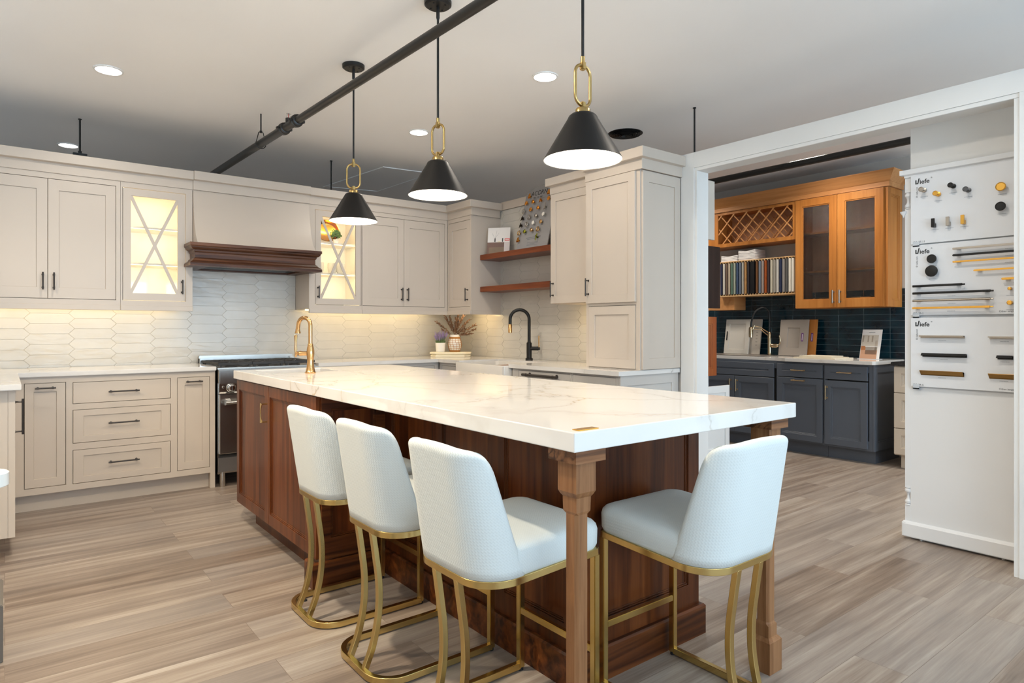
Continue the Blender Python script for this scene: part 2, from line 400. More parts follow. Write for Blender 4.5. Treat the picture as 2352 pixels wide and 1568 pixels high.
def mat_fabric():
    n = NT('woven_fabric'); cell = 0.0066
    tc = n.new('ShaderNodeTexCoord'); mp = n.new('ShaderNodeMapping'); n.link(tc.outputs['UV'], mp.inputs['Vector']); mp.inputs['Rotation'].default_value = (0, 0, R(45))
    k = 1 / cell; mp.inputs['Scale'].default_value = (k, k, k)
    ck = n.new('ShaderNodeTexChecker'); n.link(mp.outputs[0], ck.inputs['Vector']); ck.inputs['Scale'].default_value = 1.0
    sp = n.new('ShaderNodeSeparateXYZ'); n.link(mp.outputs[0], sp.inputs[0])
    def hump(a): f = n.math('FRACT', a); return n.math('MULTIPLY', n.math('MULTIPLY', f, n.math('SUBTRACT', 1.0, f)), 4.0)
    h = n.new('ShaderNodeMix', data_type='FLOAT'); n.link(ck.outputs['Fac'], h.inputs['Factor']); n.link(hump(sp.outputs['X']), h.inputs[2]); n.link(hump(sp.outputs['Y']), h.inputs[3])
    ht = h.outputs[0]
    n.base(n.ramp(ht, [(.0, srgb(202, 207, 205)), (.5, srgb(213, 217, 214))])); n.pr(.85, spec=.2, Sheen_Weight=.1)
    n.bump(ht, .34, .0011); return n.m
M['fabric'] = mat_fabric()
def mat_tile(name, c0, c1, rough, wav, sc=1.0):
    n = NT(name); v = n.coords(); f = n.noise(v, 5 * sc, 3)
    g = n.new('ShaderNodeNewGeometry') if False else None
    n.base(n.ramp(f, [(.3, c0), (.7, c1)])); n.pr(rough, spec=.5)
    n.bump(n.noise(n.coords((.5, .5, 1)), 16 * sc, 2, .5, .4), wav, .008); return n.m
M['tile'] = mat_tile('white_glazed_tile', srgb(196, 192, 184), srgb(203, 199, 191), .20, .30)
M['grout'] = plain('grout', srgb(206, 202, 195), .9)
M['teal'] = mat_tile('teal_glazed_tile', srgb(7, 28, 40), srgb(12, 50, 62), .12, .3, 1.6)
M['tealgrout'] = plain('teal_grout', srgb(120, 138, 144), .9)
def glassy(name, tint=(1, 1, 1, 1), seeded=False, ior=1.45, dens=0.0):
    n = NT(name); n.n.remove(n.b); out = [x for x in n.n if x.type == 'OUTPUT_MATERIAL'][0]
    tr = n.new('ShaderNodeBsdfTransparent'); tr.inputs[0].default_value = tint
    gl = n.new('ShaderNodeBsdfGlossy'); gl.inputs['Roughness'].default_value = .04 if not seeded else .12
    fr = n.new('ShaderNodeFresnel'); fr.inputs['IOR'].default_value = ior
    mx = n.new('ShaderNodeMixShader'); n.link(fr.outputs[0], mx.inputs[0]); n.link(tr.outputs[0], mx.inputs[1]); n.link(gl.outputs[0], mx.inputs[2])
    if seeded:
        vo = n.new('ShaderNodeTexVoronoi'); n.link(n.coords(), vo.inputs['Vector']); vo.inputs['Scale'].default_value = 230
        b = n.new('ShaderNodeBump'); b.inputs['Strength'].default_value = .8; b.inputs['Distance'].default_value = .003; n.link(vo.outputs['Distance'], b.inputs['Height'])
        n.link(b.outputs[0], gl.inputs['Normal']); pass
    n.link(mx.outputs[0], out.inputs['Surface']); return n.m
M['glass'] = glassy('clear_glass')
M['seedglass'] = glassy('seeded_glass', (.93, .91, .88, 1), True)
M['winglass'] = glassy('window_glass')

# ------------------------------------------------------------------ the shell
def struct(mb, name, m, **k):
    o = mb.build(name, m, **k); o['kind'] = 'structure'; return o
struct(MB().box(-4.6, 9.2, -3.7, 8.7, -.12, 0), 'floor', M['floor'])
struct(MB().box(-4.6, 9.2, -3.7, 8.7, CEIL, CEIL + .1), 'ceiling', M['ceiling'])
XW, YW, TOP = 3.8165, 5.80, 2.41
# partition walls of the display kitchen stop short of the ceiling
struct(MB().box(-.66, XW + .124, YW + .008, YW + .13, 0, TOP), 'wall_back', M['wallw'])
struct(MB().box(-.78, -.66, -.9, YW + .13, 0, TOP), 'wall_left', M['wallw']).location = (0, 0, 0)
o = MB(); o.at((XW, 0, 0))
o.box(.008, .124, 2.91, YW + .0075, 0, TOP); o.box(0, .124, 2.771, 2.9095, 0, 2.422)
o.box(0, .124, .9651, 2.7709, 2.292, 2.422); o.box(0, .124, -1.6, .965, 0, 2.422)
struct(o, 'wall_right', M['wallw'])
# flat white casing round the wide opening, with a small inner bead
o = MB(); o.box(XW - .012, XW - .0005, 2.793, 2.905, 0, 2.424); o.box(XW - .012, XW - .0005, .80, 2.7929, 2.315, 2.424); o.box(XW - .012, XW - .0005, .80, .943, 0, 2.315)
o.box(XW - .006, XW - .0003, 2.771, 2.793, 0, 2.315); o.box(XW - .006, XW - .0003, .943, 2.7709, 2.2925, 2.3149); o.box(XW - .006, XW - .0003, .943, .965, 0, 2.292)
struct(o, 'trim_1', M['trimw'], bevel=.0015)
struct(MB().box(XW - .016, XW + .0075, 3.92, 5.035, 2.335, 2.412), 'trim_2', M['white'], bevel=.002)
struct(MB().box(4.062, 4.16, -1.6, 1.508, 0, 2.40), 'wall_display', M['wallw'])
struct(MB().box(6.53, 6.65, -3.6, 8.6, 0, CEIL), 'wall_kitchen', paint('back_room_wall', srgb(206, 202, 196), .6))
struct(MB().box(-4.6, 9.2, 8.55, 8.7, 0, CEIL), 'wall_far', M['wallw'])
struct(MB().box(9.05, 9.2, -3.6, 8.55, 0, CEIL), 'wall_far_right', M['wallw'])
def wall_windows(name, x0, x1, holes, loc, rz, n0):
    o = MB().plate(x0, x1, 0, CEIL, 0, .15, holes); o = struct(o, name, M['wallw']); o.location = loc; o.rotation_euler = (0, 0, rz)
    for i, h in enumerate(holes):
        f = MB().plate(h[0], h[1], h[2], h[3], .04, .10, [(h[0] + .05, (h[0] + h[1]) / 2 - .025, h[2] + .05, h[3] - .05), ((h[0] + h[1]) / 2 + .025, h[1] - .05, h[2] + .05, h[3] - .05)])
        f = struct(f, 'window_%d' % (n0 + i), M['black']); f.location = loc; f.rotation_euler = (0, 0, rz)
        MB().box(h[0] + .05, h[1] - .05, .068, .072, h[2] + .05, h[3] - .05).build('window_pane', M['winglass'], f)
wall_windows('wall_front', -4.6, 9.2, [(-2.2, -.1, .35, 2.5), (.15, 2.25, .35, 2.5), (2.5, 4.6, .35, 2.5), (5.0, 7.0, .35, 2.5)], (0, -3.60, 0), 0, 1)
wall_windows('wall_far_left', -3.6, 8.55, [(-1.6, .5, .35, 2.5), (.8, 2.9, .35, 2.5), (3.2, 5.0, .35, 2.5)], (-4.6, 0, 0), R(90), 5)
bpy.data.objects['wall_far_left'].location = (-4.45, 0, 0)
for _o in list(COL.objects):
    if _o.name in ('window_5', 'window_6', 'window_7'): _o.location = (-4.45, 0, 0)

# ------------------------------------------------------------------ tiles
def clip(poly, x0, x1, z0, z1):
    for ax, lim, sg in ((0, x0, 1), (0, x1, -1), (1, z0, 1), (1, z1, -1)):
        out = []
        for i in range(len(poly)):
            a, b = poly[i - 1], poly[i]; ia, ib = (a[ax] - lim) * sg >= 0, (b[ax] - lim) * sg >= 0
            if ia != ib:
                t = (lim - a[ax]) / (b[ax] - a[ax]); out.append((a[0] + (b[0] - a[0]) * t, a[1] + (b[1] - a[1]) * t))
            if ib: out.append(b)
        poly = out
        if len(poly) < 3: return None
    return poly
def tile_field(mb, tiles, th=.0028, inset=.0014):
    for poly in tiles:
        cx = sum(p[0] for p in poly) / len(poly); cz = sum(p[1] for p in poly) / len(poly)
        def inn(p, d):
            v = Vector((cx - p[0], cz - p[1])); l = max(v.length, 1e-6); return (p[0] + v.x / l * min(d, l * .4), p[1] + v.y / l * min(d, l * .4))
        a, b = random.uniform(-.004, .004), random.uniform(-.008, .008)
        r0 = [(p[0], 0, p[1]) for p in poly]
        r1 = [(p[0], -th + .0005, p[1]) for p in [inn(q, .0008) for q in poly]]
        r2 = [(p[0], -th - (p[0] - cx) * a - (p[1] - cz) * b, p[1]) for p in [inn(q, inset) for q in poly]]
        mb.ring_loft([r0, r1, r2], False, True)
def pickets(x0, x1, z0, z1, holes=()):
    W, H, P, g = .3005, .0740, .036, .0017
    cx, cz = W - P + g, H + g; out = []
    for i in range(-1, int((x1 - x0) / cx) + 2):
        for j in range(-1, int((z1 - z0) / cz) + 2):
            x = x0 + i * cx - .04; z = z0 + (j + (.5 if i % 2 else 0)) * cz - .02
            p = [(x, z + H / 2), (x + P, z), (x + W - P, z), (x + W, z + H / 2), (x + W - P, z + H), (x + P, z + H)]
            p = clip(p, x0, x1, z0, z1)
            if p: out.append(p)
    return out
mb = MB(); mb.mat(1).box(-.65, XW + .004, -.0005, .007, .9065, 1.358); mb.box(1.148, 2.062, -.0005, .007, 1.3581, 1.72); mb.mat(0)
tl = []
for p in pickets(-.65, XW, .906, 1.70):
    xs_, zs_ = [q[0] for q in p], [q[1] for q in p]
    if min(xs_) > 1.149 and max(xs_) < 2.061 or max(zs_) < 1.358: tl.append(p); continue
    tl += [q for q in (clip(p, -.65, XW, .906, 1.358), clip(p, 1.149, 2.061, 1.358, 1.70)) if q]
tile_field(mb, tl)
o = mb.build('tile_backsplash', [M['tile'], M['grout']], loc=(0, YW, 0))
tag(o, 'glossy white elongated hexagon tile backsplash behind the range on the back wall', 'backsplash')
mb = MB(); mb.mat(1).box(0.008, 2.87, -.0005, .0075, .906, 2.33); mb.mat(0)
tile_field(mb, pickets(0.009, 2.87, .906, 2.33))
o = mb.build('tile_backsplash', [M['tile'], M['grout']]); o.location = (XW, YW - .001, 0); o.rotation_euler = (0, 0, R(-90))
tag(o, 'glossy white elongated hexagon tile behind the black faucet and the wooden shelves', 'backsplash')
mb = MB(); mb.mat(1).box(0, 2.72, -.0005, .008, .906, 1.56); mb.mat(0); tl = []
for j in range(12):
    for i in range(13):
        x, z = i * .2375 - .06, .908 + j * .0592
        p = clip([(x, z), (x + .2350, z), (x + .2350, z + .0567), (x, z + .0567)], 0, 2.72, .906, 1.56)
        if p: tl.append(p)
tile_field(mb, tl)
o = mb.build('tile_backsplash', [M['teal'], M['tealgrout']]); o.location = (6.5215, 5.145, 0); o.rotation_euler = (0, 0, R(-90))
tag(o, 'dark teal stacked brick tile backsplash above the slate blue cabinets', 'backsplash')

# ------------------------------------------------------------------ cabinet kit
def pull(parent, cx, z, L, vert, m, y=0.0, r=.0052, off=.030, name='handle', posts=None, collar=True, square=False):
    mb = MB(); h = L / 2; pz = posts if posts is not None else h - .016
    def P(s, d): return (cx, y - d, z + s) if vert else (cx + s, y - d, z)
    if square:
        a, b = P(-h, off), P(h, off); mb.rbox(min(a[0], b[0]) - (r if vert else 0), max(a[0], b[0]) + (r if vert else 0), y - off - r, y - off + r, min(a[2], b[2]) - (0 if vert else r), max(a[2], b[2]) + (0 if vert else r), .0012)
    else:
        mb.tube([P(-h, off), P(h, off)], r, 10)
        if collar:
            for s in (-1, 1): mb.tube([P(s * (pz - .006), off), P(s * (pz + .006), off)], r * 1.16, 10)
    for s in (-1, 1):
        mb.tube([P(s * pz, 0), P(s * pz, off)], r * .8, 8); mb.tube([P(s * pz, 0), P(s * pz, .003)], r * 1.5, 8)
    return mb.build(name, m, parent, smooth=True)
def front(parent, x0, x1, z0, z1, m, name='door', y=0.0, th=.02, rail=.057, rec=.0065, slab=False, stile=None, bead=0.0, bev=.0012):
    mb = MB(); st = rail if stile is None else stile
    if slab: mb.box(x0, x1, y, y + th, z0, z1)
    else:
        mb.plate(x0, x1, z0, z1, y, y + th, [(x0 + st, x1 - st, z0 + rail, z1 - rail)])
        if bead:
            for k, (d, dy) in enumerate(((0, .003), (bead * .5, .006))):
                mb.plate(x0 + st + d, x1 - st - d, z0 + rail + d, z1 - rail - d, y + dy, y + th - .001, [(x0 + st + d + bead * .5, x1 - st - d - bead * .5, z0 + rail + d + bead * .5, z1 - rail - d - bead * .5)])
        mb.box(x0 + st, x1 - st, y + rec, y + th - .002, z0 + rail, z1 - rail)
    return mb.build(name, m, parent, bevel=bev, seg=1)
G = .0028
def carcass(parent, W, D, z0, z1, m, holes, x0=0.0, dark=True, name='carcass', open_=(), toe=None, fr=.02):
    """face frame with openings, sides, top, bottom, back"""
    mb = MB(); mb.plate(x0, x0 + W, z0, z1, 0, fr, holes)
    mb.box(x0, x0 + .016, fr, D, z0, z1); mb.box(x0 + W - .016, x0 + W, fr, D, z0, z1)
    mb.box(x0 + .016, x0 + W - .016, fr, D, z1 - .016, z1); mb.box(x0 + .016, x0 + W - .016, fr, D, z0, z0 + .016)
    mb.box(x0 + .016, x0 + W - .016, D - .008, D, z0 + .016, z1 - .016)
    if toe: mb.box(x0 + toe[0], x0 + W - toe[1], toe[2], D, 0, z0)
    mb.mat(1)
    for h in holes:
        if h not in open_: mb.box(h[0] + .0, h[1] - .0, fr + .002, fr + .004, h[2], h[3])  # dark sheet behind each closed opening paints the shade in its gaps
    return mb.build(name, [m, M['gap_shade']], parent)
def inset(h, g=G): return (h[0] + g, h[1] - g, h[2] + g, h[3] - g)
def at_front(x, yf): return (x, yf, 0), 0.0                     # faces -Y
def at_right(xf, y): return (xf, y, 0), R(-90)                  # faces -X, local x runs toward -Y
def at_left(xf, y): return (xf, y, 0), R(90)                    # faces +X, local x runs toward +Y

# ---- base cabinet left of the range
YB = 5.195
p, r = at_front(.045, YB)
t = thing('base_cabinet', 'greige base cabinet with three wide drawers between two narrow pull-outs, left of the range', 'cabinet', p, r)
H = [(.053, .275, .157, .836), (.312, .898, .687, .832), (.312, .898, .424, .648), (.312, .898, .155, .381), (.940, 1.160, .157, .834)]
carcass(t, 1.197, .60, .115, .876, M['greige'], H, toe=(.0, .033, .065))
MB().box(1.164, 1.197, 0, .10, 0, .115).build('foot', M['greige'], t)
for i, h in enumerate(H):
    a, b, c, d = inset(h)
    if i in (0, 4):
        f = front(t, a, b, c, d, M['greige'], 'pull_out_front', y=.001, rail=.055, stile=.048); pull(f, (a + b) / 2, d - .03, .112, False, M['handle'])
    elif i == 1:
        f = front(t, a, b, c, d, M['greige'], 'drawer', y=.001, slab=True); pull(f, (a + b) / 2, (c + d) / 2 + .0, .185, False, M['handle'])
    else:
        f = front(t, a, b, c, d, M['greige'], 'drawer', y=.001, rail=.042, stile=.058); pull(f, (a + b) / 2, (c + d) / 2 + .01, .185, False, M['handle'])
# ---- left run, seen end-on
p, r = at_left(.043, 4.225)
t = thing('base_cabinet', 'greige base cabinet at the left edge, seen end-on with a black pull', 'cabinet', p, r)
H = [(.05, .93, .157, .832)]
carcass(t, .965, .64, .115, .876, M['greige'], H, toe=(.06, .0, .065))
MB().box(-.012, 0, .03, .64, .115, .876).build('end_panel', M['greige'], t)
MB().box(-.014, 0, 0, .029, .115, .876).build('corner_stile', M['greige'], t)
a, b, c, d = inset(H[0]); f = front(t, a, b, c, d, M['greige'], 'door', y=.001); pull(f, .12, .72, .19, True, M['handle'], off=.034)
# countertop of the two left runs
mb = MB(); mb.rbox(-.655, .068, 4.148, 5.17, .876, .906, .003); mb.rbox(-.655, 1.245, 5.1702, 5.792, .876, .906, .003)
o = mb.build('countertop', M['quartz']); tag(o, 'white quartz countertop turning the corner left of the range', 'countertop')

# ---- right of the range and along the right wall
p, r = at_front(2.03, YB)
t = thing('base_cabinet', 'greige base cabinet between the range and the corner, only its top edge showing', 'cabinet', p, r)
H = [(.04, .55, .157, .845), (.58, 1.12, .157, .845)]
carcass(t, 1.165, .60, .115, .876, M['base_daylit'], H, toe=(.03, .0, .065))
for h in H: a, b, c, d = inset(h); f = front(t, a, b, c, d, M['base_daylit'], y=.001); pull(f, b - .035 if h is H[0] else a + .035, .74, .13, True, M['handle'])
XB = 3.20
p, r = at_right(XB, 5.19)
t = thing('base_cabinet', 'greige corner base cabinet with a small drawer beside the farmhouse sink', 'cabinet', p, r)
H = [(.04, .345, .69, .848), (.04, .345, .157, .66)]
carcass(t, .365, .60, .115, .876, M['base_daylit'], H, toe=(.0, .0, .065))
a, b, c, d = inset(H[0]); f = front(t, a, b, c, d, M['base_daylit'], 'drawer', y=.001, slab=True); pull(f, (a + b) / 2, .765, .14, False, M['handle'])
a, b, c, d = inset(H[1]); f = front(t, a, b, c, d, M['base_daylit'], y=.001); pull(f, b - .035, .58, .14, True, M['handle'])
p, r = at_right(XB, 4.824)
t = thing('base_cabinet', 'greige sink base cabinet under the white farmhouse sink', 'cabinet', p, r)
H = [(.04, .37, .157, .60), (.375, .70, .157, .60)]
carcass(t, .742, .60, .115, .625, M['base_daylit'], H, toe=(.0, .0, .065))
for h in H: a, b, c, d = inset(h); f = front(t, a, b, c, d, M['base_daylit'], y=.001); pull(f, b - .03 if h is H[0] else a + .03, .52, .13, True, M['handle'])
p, r = at_right(XB, 4.080)
t = thing('base_cabinet', 'greige panelled appliance front with one long black pull, right of the farmhouse sink', 'cabinet', p, r)
H = [(.075, .668, .135, .862)]
carcass(t, .68, .60, .115, .876, M['base_daylit'], H, toe=(.0, .0, .065))
a, b, c, d = inset(H[0]); f = front(t, a, b, c, d, M['base_daylit'], 'appliance_door', y=.001); pull(f, (a + b) / 2, .833, .40, False, M['handle'], r=.0105, off=.042, posts=.155)
p, r = at_right(XB, 3.398)
t = thing('base_cabinet', 'greige end base cabinet with a recessed side panel under the tall pantry uppers', 'cabinet', p, r)
H = [(.012, .43, .69, .862), (.012, .43, .135, .66)]
carcass(t, .45, .60, .115, .876, M['base_daylit'], H, toe=(.0, .0, .065))
a, b, c, d = inset(H[0]); f = front(t, a, b, c, d, M['base_daylit'], 'drawer', y=.001, slab=True); pull(f, (a + b) / 2, .77, .18, False, M['handle'])
a, b, c, d = inset(H[1]); f = front(t, a, b, c, d, M['base_daylit'], y=.001); pull(f, b - .035, .58, .14, True, M['handle'])
f = front(t, 0, .604, .115, .876, M['base_daylit'], 'end_panel', rail=.07, stile=.07); f.location = (.4702, .001, 0); f.rotation_euler = (0, 0, R(90))
# countertop of the right L with the sink notch
SY0, SY1, SX1 = 4.096, 4.806, 3.60
mb = MB(); mb.box(2.028, 3.809, 5.165, 5.792, .876, .906); mb.box(3.17, 3.809, SY1, 5.165, .876, .906)
mb.box(SX1, 3.809, SY0, SY1, .876, .906); mb.box(3.17, 3.809, 2.915, SY0, .876, .906)
o = mb.build('countertop', M['quartz']); tag(o, 'white quartz countertop running round the corner past the farmhouse sink', 'countertop')
# farmhouse sink
t = thing('farmhouse_sink', 'white farmhouse sink with a broad apron front in the right run', 'sink', (3.12, 4.451, 0))
mb = MB(); L, D = .352, .475
def shell(mb, w, d0, d1, z0, z1, wall):
    """open box with a rounded inside"""
    out = lambda z, i: [(x, y, z) for x, y in rrect(d0 + i, d1 - i, -w + i, w - i, max(.004, .02 - i * .2), 4)]
    inn = lambda z, i: [(x, y, z) for x, y in rrect(d0 + wall + i, d1 - wall - i, -w + wall + i, w - wall - i, .03, 4)]
    mb.ring_loft([out(z0, 0), out(z1 - .004, 0), out(z1, .003), inn(z1, -.003), inn(z1 - .006, 0), inn(z0 + .06, 0), inn(z0 + .035, .03)])
shell(mb, L, 0, D, .63, .892, .022); mb.build('basin', M['apron'], t, smooth=True)
MB().lathe([(0, 0), (.04, 0), (.042, .003), (.03, .001), (0, .001)], (.28, 0, .666), 20).build('drain', M['steel'], t, smooth=True)
o = MB().rbox(3.16, 3.585, 4.125, 4.30, .870, .888, .004).build('cutting_board', M['shelfwood']); tag(o, 'reddish brown wooden board laid across the farmhouse sink', 'cutting board')
# island prep sink further down
def faucet_path(base, h, r, drop, dirx, diry, n=14):
    bx, by, bz = base; pts = [(bx, by, bz), (bx, by, bz + h - r)]
    for i in range(1, n + 1):
        a = PI * i / n; pts.append((bx + dirx * r * (1 - math.cos(a)), by + diry * r * (1 - math.cos(a)), bz + h - r + r * math.sin(a)))
    x, y, z = pts[-1]; return pts, (x, y, z)
# black pull-down faucet: spout reaches back-left over the sink
FX, FY, FZ = 3.685, 4.46, .906
t = thing('faucet', 'tall matte black gooseneck faucet with brass tip and brass lever at the farmhouse sink', 'faucet', (FX, FY, FZ))
mb = MB(); mb.lathe([(.033, 0), (.033, .018), (.026, .020)], (0, 0, 0), 24); mb.lathe([(.0235, .018), (.0235, .155), (.017, .160), (.0145, .17)], (0, 0, 0), 24)
mb.build('body', M['black'], t, smooth=True)
pts, e = faucet_path((0, 0, .15), .30, .085, 0, -.75, .66)
pts += [(e[0], e[1], e[2] - .045)]
MB().tube(pts, .0145, 14).build('spout', M['black'], t, smooth=True)
MB().lathe([(.0, -.12), (.0155, -.12), (.0175, -.118), (.0175, -.05), (.0150, -.045)], (e[0], e[1], e[2]), 20).build('spray_head', M['fbrass'], t, smooth=True)
mb = MB(); d = Vector((.62, -.78, 0)); a = Vector((0, 0, .105))
mb.tube([a + d * .01, a + d * .085], .0175, 16); mb.tube([a + d * .085, a + d * .098], .0125, 14); mb.build('valve', M['black'], t, smooth=True)
MB().tube([a + d * .089, a + d * .089 + Vector((0, 0, .115))], .0062, 10).build('lever', M['fbrass'], t, smooth=True)

# ------------------------------------------------------------------ upper cabinets
YU = 5.468; UD = YW - YU - .002
UZ0, UZ1 = 1.36, 2.26
def light_rail(t, W, m=None, x0=0.0): MB().box(x0, x0 + W, -.012, .012, 1.322, 1.3595).build('light_rail', m or M['white'], t, bevel=.002, seg=1)
p, r = at_front(-.65, YU)
t = thing('wall_cabinet', 'white double-door wall cabinet at the far left of the back wall', 'cabinet', p, r)
H = [(.386, .6235, 1.395, 2.222), (.6235, .884, 1.395, 2.222), (.887, 1.283, 1.395, 2.222)]
H = [(.37, .8825, 1.395, 2.222), (.8845, 1.287, 1.395, 2.222)]
H = [(.33, 1.287, 1.395, 2.222)]
carcass(t, 1.312, UD, UZ0, UZ1, M['white'], H)
f = front(t, .333, .8825, 1.398, 2.219, M['white'], y=.001, rail=.075, stile=.062); pull(f, .8825 - .027, 1.515, .12, True, M['handle'])
f = front(t, .8855, 1.284, 1.398, 2.219, M['white'], y=.001, rail=.075, stile=.062); pull(f, .8855 + .032, 1.515, .12, True, M['handle'])
light_rail(t, 1.312)
CABC = (1.0, .80, .48)
def glass_cab(label, x0, W, hx, swing_right, items=None):
    p, r = at_front(x0, YU); t = thing('display_cabinet', label, 'cabinet', p, r)
    h = (hx[0], hx[1], 1.395, 2.222)
    mb = MB(); mb.plate(0, W, UZ0, UZ1, 0, .02, [h]); mb.box(0, .016, .02, UD, UZ0, UZ1); mb.box(W - .016, W, .02, UD, UZ0, UZ1)
    mb.box(.016, W - .016, .02, UD, UZ1 - .02, UZ1); mb.box(.016, W - .016, .02, UD, UZ0, UZ0 + .034); mb.box(.016, W - .016, UD - .008, UD, UZ0 + .034, UZ1 - .02)
    mb.build('carcass', M['white'], t)
    mb = MB(); a_, b_ = .0165, W - .0165; mb.box(a_, b_, UD - .011, UD - .0085, UZ0 + .0345, UZ1 - .0205); mb.box(a_, a_ + .002, .0205, UD - .011, UZ0 + .0345, UZ1 - .0205); mb.box(b_ - .002, b_, .0205, UD - .011, UZ0 + .0345, UZ1 - .0205); mb.box(a_ + .002, b_ - .002, .0205, UD - .011, UZ0 + .0345, UZ0 + .036); mb.build('interior', M['cabin'], t)
    for z in (1.665, 1.935):
        MB().box(.0190, W - .0190, .060, UD - .0115, z, z + .016).build('shelf', M['cabin'], t)
    a, b, c, d = inset(h, .004); st, rl = .05, .052
    mb = MB(); mb.plate(a, b, c, d, .001, .02, [(a + st, b - st, c + rl, d - rl)])
    ax, bx, cz, dz = a + st, b - st, c + rl, d - rl
    L = math.hypot(bx - ax, dz - cz); ang = math.atan2(dz - cz, bx - ax)
    for s in (1, -1):
        dx, dz_ = math.cos(ang) * L / 2, math.sin(ang) * L / 2; mx, mz = (ax + bx) / 2, (cz + dz) / 2; wv = .0105
        nx, nz = -math.sin(ang) * wv, math.cos(ang) * wv
        q = [(mx - dx + nx, mz - dz_ + nz), (mx - dx - nx, mz - dz_ - nz), (mx + dx - nx, mz + dz_ - nz), (mx + dx + nx, mz + dz_ + nz)]
        if s < 0: q = [(x, 2 * mz - z) for x, z in q]
        q = clip(q, ax, bx, cz, dz)
        e_ = .0 if s > 0 else .0007
        mb.ring_loft([[(x, .004 + e_, z) for x, z in q], [(x, .0115 - e_, z) for x, z in q]])
    f = mb.build('door', M['white'], t)
    MB().box(ax - .005, bx + .005, .013, .016, cz - .005, dz + .005).build('glass_pane', M['glass'], f)
    pull(f, (b - .022) if swing_right else (a + .022), 1.505, .11, True, M['handle'])
    for q in ((.02, .026), (W - .026, W - .02)):
        MB().box(q[0], q[1], .03, .036, 1.40, 2.235).build('light_strip', M['ledglow'], t)
    area('cabinet_light', (x0 + W / 2, YU + .05, 2.232), (R(15), 0, 0), W - .1, .04, P_CAB, CABC)
    area('cabinet_light', (x0 + W / 2, YU + .045, 1.930), (R(25), 0, 0), W - .1, .03, P_CAB * .8, CABC)
    area('cabinet_light', (x0 + W / 2, YU + .045, 1.660), (R(25), 0, 0), W - .1, .03, P_CAB * .8, CABC)
    light_rail(t, W); return t
glass_cab('lit empty glass-door wall cabinet with crossed muntins, left of the range hood', .664, .480, (.012, .432), True)
glass_cab('lit glass-door wall cabinet with crossed muntins, brass bowl and glasses inside, right of the hood', 2.063, .488, (.052, .484), False)
# things in the right lit cabinet
t = thing('bowl', 'tilted shiny gold bowl on the top shelf of the lit cabinet', 'bowl', (2.30, 5.66, 2.06))
mb = MB(); pr = [(0, -.03), (.05, -.028), (.09, -.010), (.108, .022), (.110, .030), (.105, .030), (.088, -.004), (.05, -.021), (0, -.023)]
mb.lathe(pr, (0, 0, 0), 36); b = mb.build('bowl_body', M['gold'], t, smooth=True); b.rotation_euler = (R(70), 0, R(-12))
t.location = (2.30, 5.665, 2.064)
t = thing('plant', 'small green artificial plant in front of the gold bowl', 'plant', (2.36, 5.60, 1.951))
MB().lathe([(0, 0), (.022, 0), (.028, .04), (.024, .04), (0, .035)], (0, 0, 0), 16).build('pot', M['ceramic'], t, smooth=True)
def leafball(mb, c, rad, n, sz, fl=1.0):
    for _ in range(n):
        a, e = random.uniform(0, 2 * PI), random.uniform(-.4, 1.4); rr = rad * random.uniform(.45, 1)
        p = Vector((math.cos(a) * math.cos(e) * rr, math.sin(a) * math.cos(e) * rr, math.sin(e) * rr * fl)) + Vector(c)
        d = Vector((random.uniform(-1, 1), random.uniform(-1, 1), random.uniform(-.3, 1))).normalized(); s = d.cross(Vector((random.uniform(-1, 1), random.uniform(-1, 1), .3))).normalized() * sz * .35
        mb.add([p, p + d * sz * .5 + s, p + d * sz, p + d * sz * .5 - s], [(0, 1, 2, 3)])
mb = MB(); leafball(mb, (0, 0, .075), .05, 420, .018); mb.build('foliage', plain('leaf_green', srgb(92, 138, 48), .5, 0, .4, 40), t)
def tumbler(x, y, z, first=[None]):
    if first[0] is None:
        mb = MB(); mb.lathe([(0, 0), (.026, 0), (.036, .02), (.041, .055), (.038, .095), (.036, .097), (.0385, .055), (.034, .022), (.024, .005), (0, .005)], (0, 0, 0), 28)
        first[0] = mb.build('drinking_glass', M['tumbler'], smooth=True); o = first[0]
    else: o = first[0].copy(); COL.objects.link(o)
    o.location = (x, y, z); return o
n = NT('frosted_tumbler'); n.base(srgb(250, 246, 236)); n.pr(.08, Transmission_Weight=.35, IOR=1.3); M['tumbler'] = n.m
for x, y, l in ((2.205, 5.60, 'clear stemless glass at the left on the middle shelf of the lit cabinet'), (2.325, 5.60, 'clear stemless glass behind the crossing muntins in the lit cabinet'), (2.395, 5.58, 'clear stemless glass at the right on the middle shelf of the lit cabinet')):
    tag(tumbler(x, y, 1.6812), l, 'glass', 'stemless glasses in the lit cabinet')
for k, (z, s, l) in enumerate(((1.3945, .13, 'larger white plate under another in the lit cabinet'), (1.4045, .11, 'middle white plate in the stack in the lit cabinet'), (1.4145, .09, 'smallest white plate topping the stack in the lit cabinet'))):
    o = MB().lathe([(0, 0), (s * .6, 0), (s, .011), (s, .013), (s * .6, .004), (0, .004)], (0, 0, 0), 36).build('plate', M['ceramic'], smooth=True, loc=(2.33, 5.64, z)); tag(o, l, 'plate', 'plates in the lit cabinet')

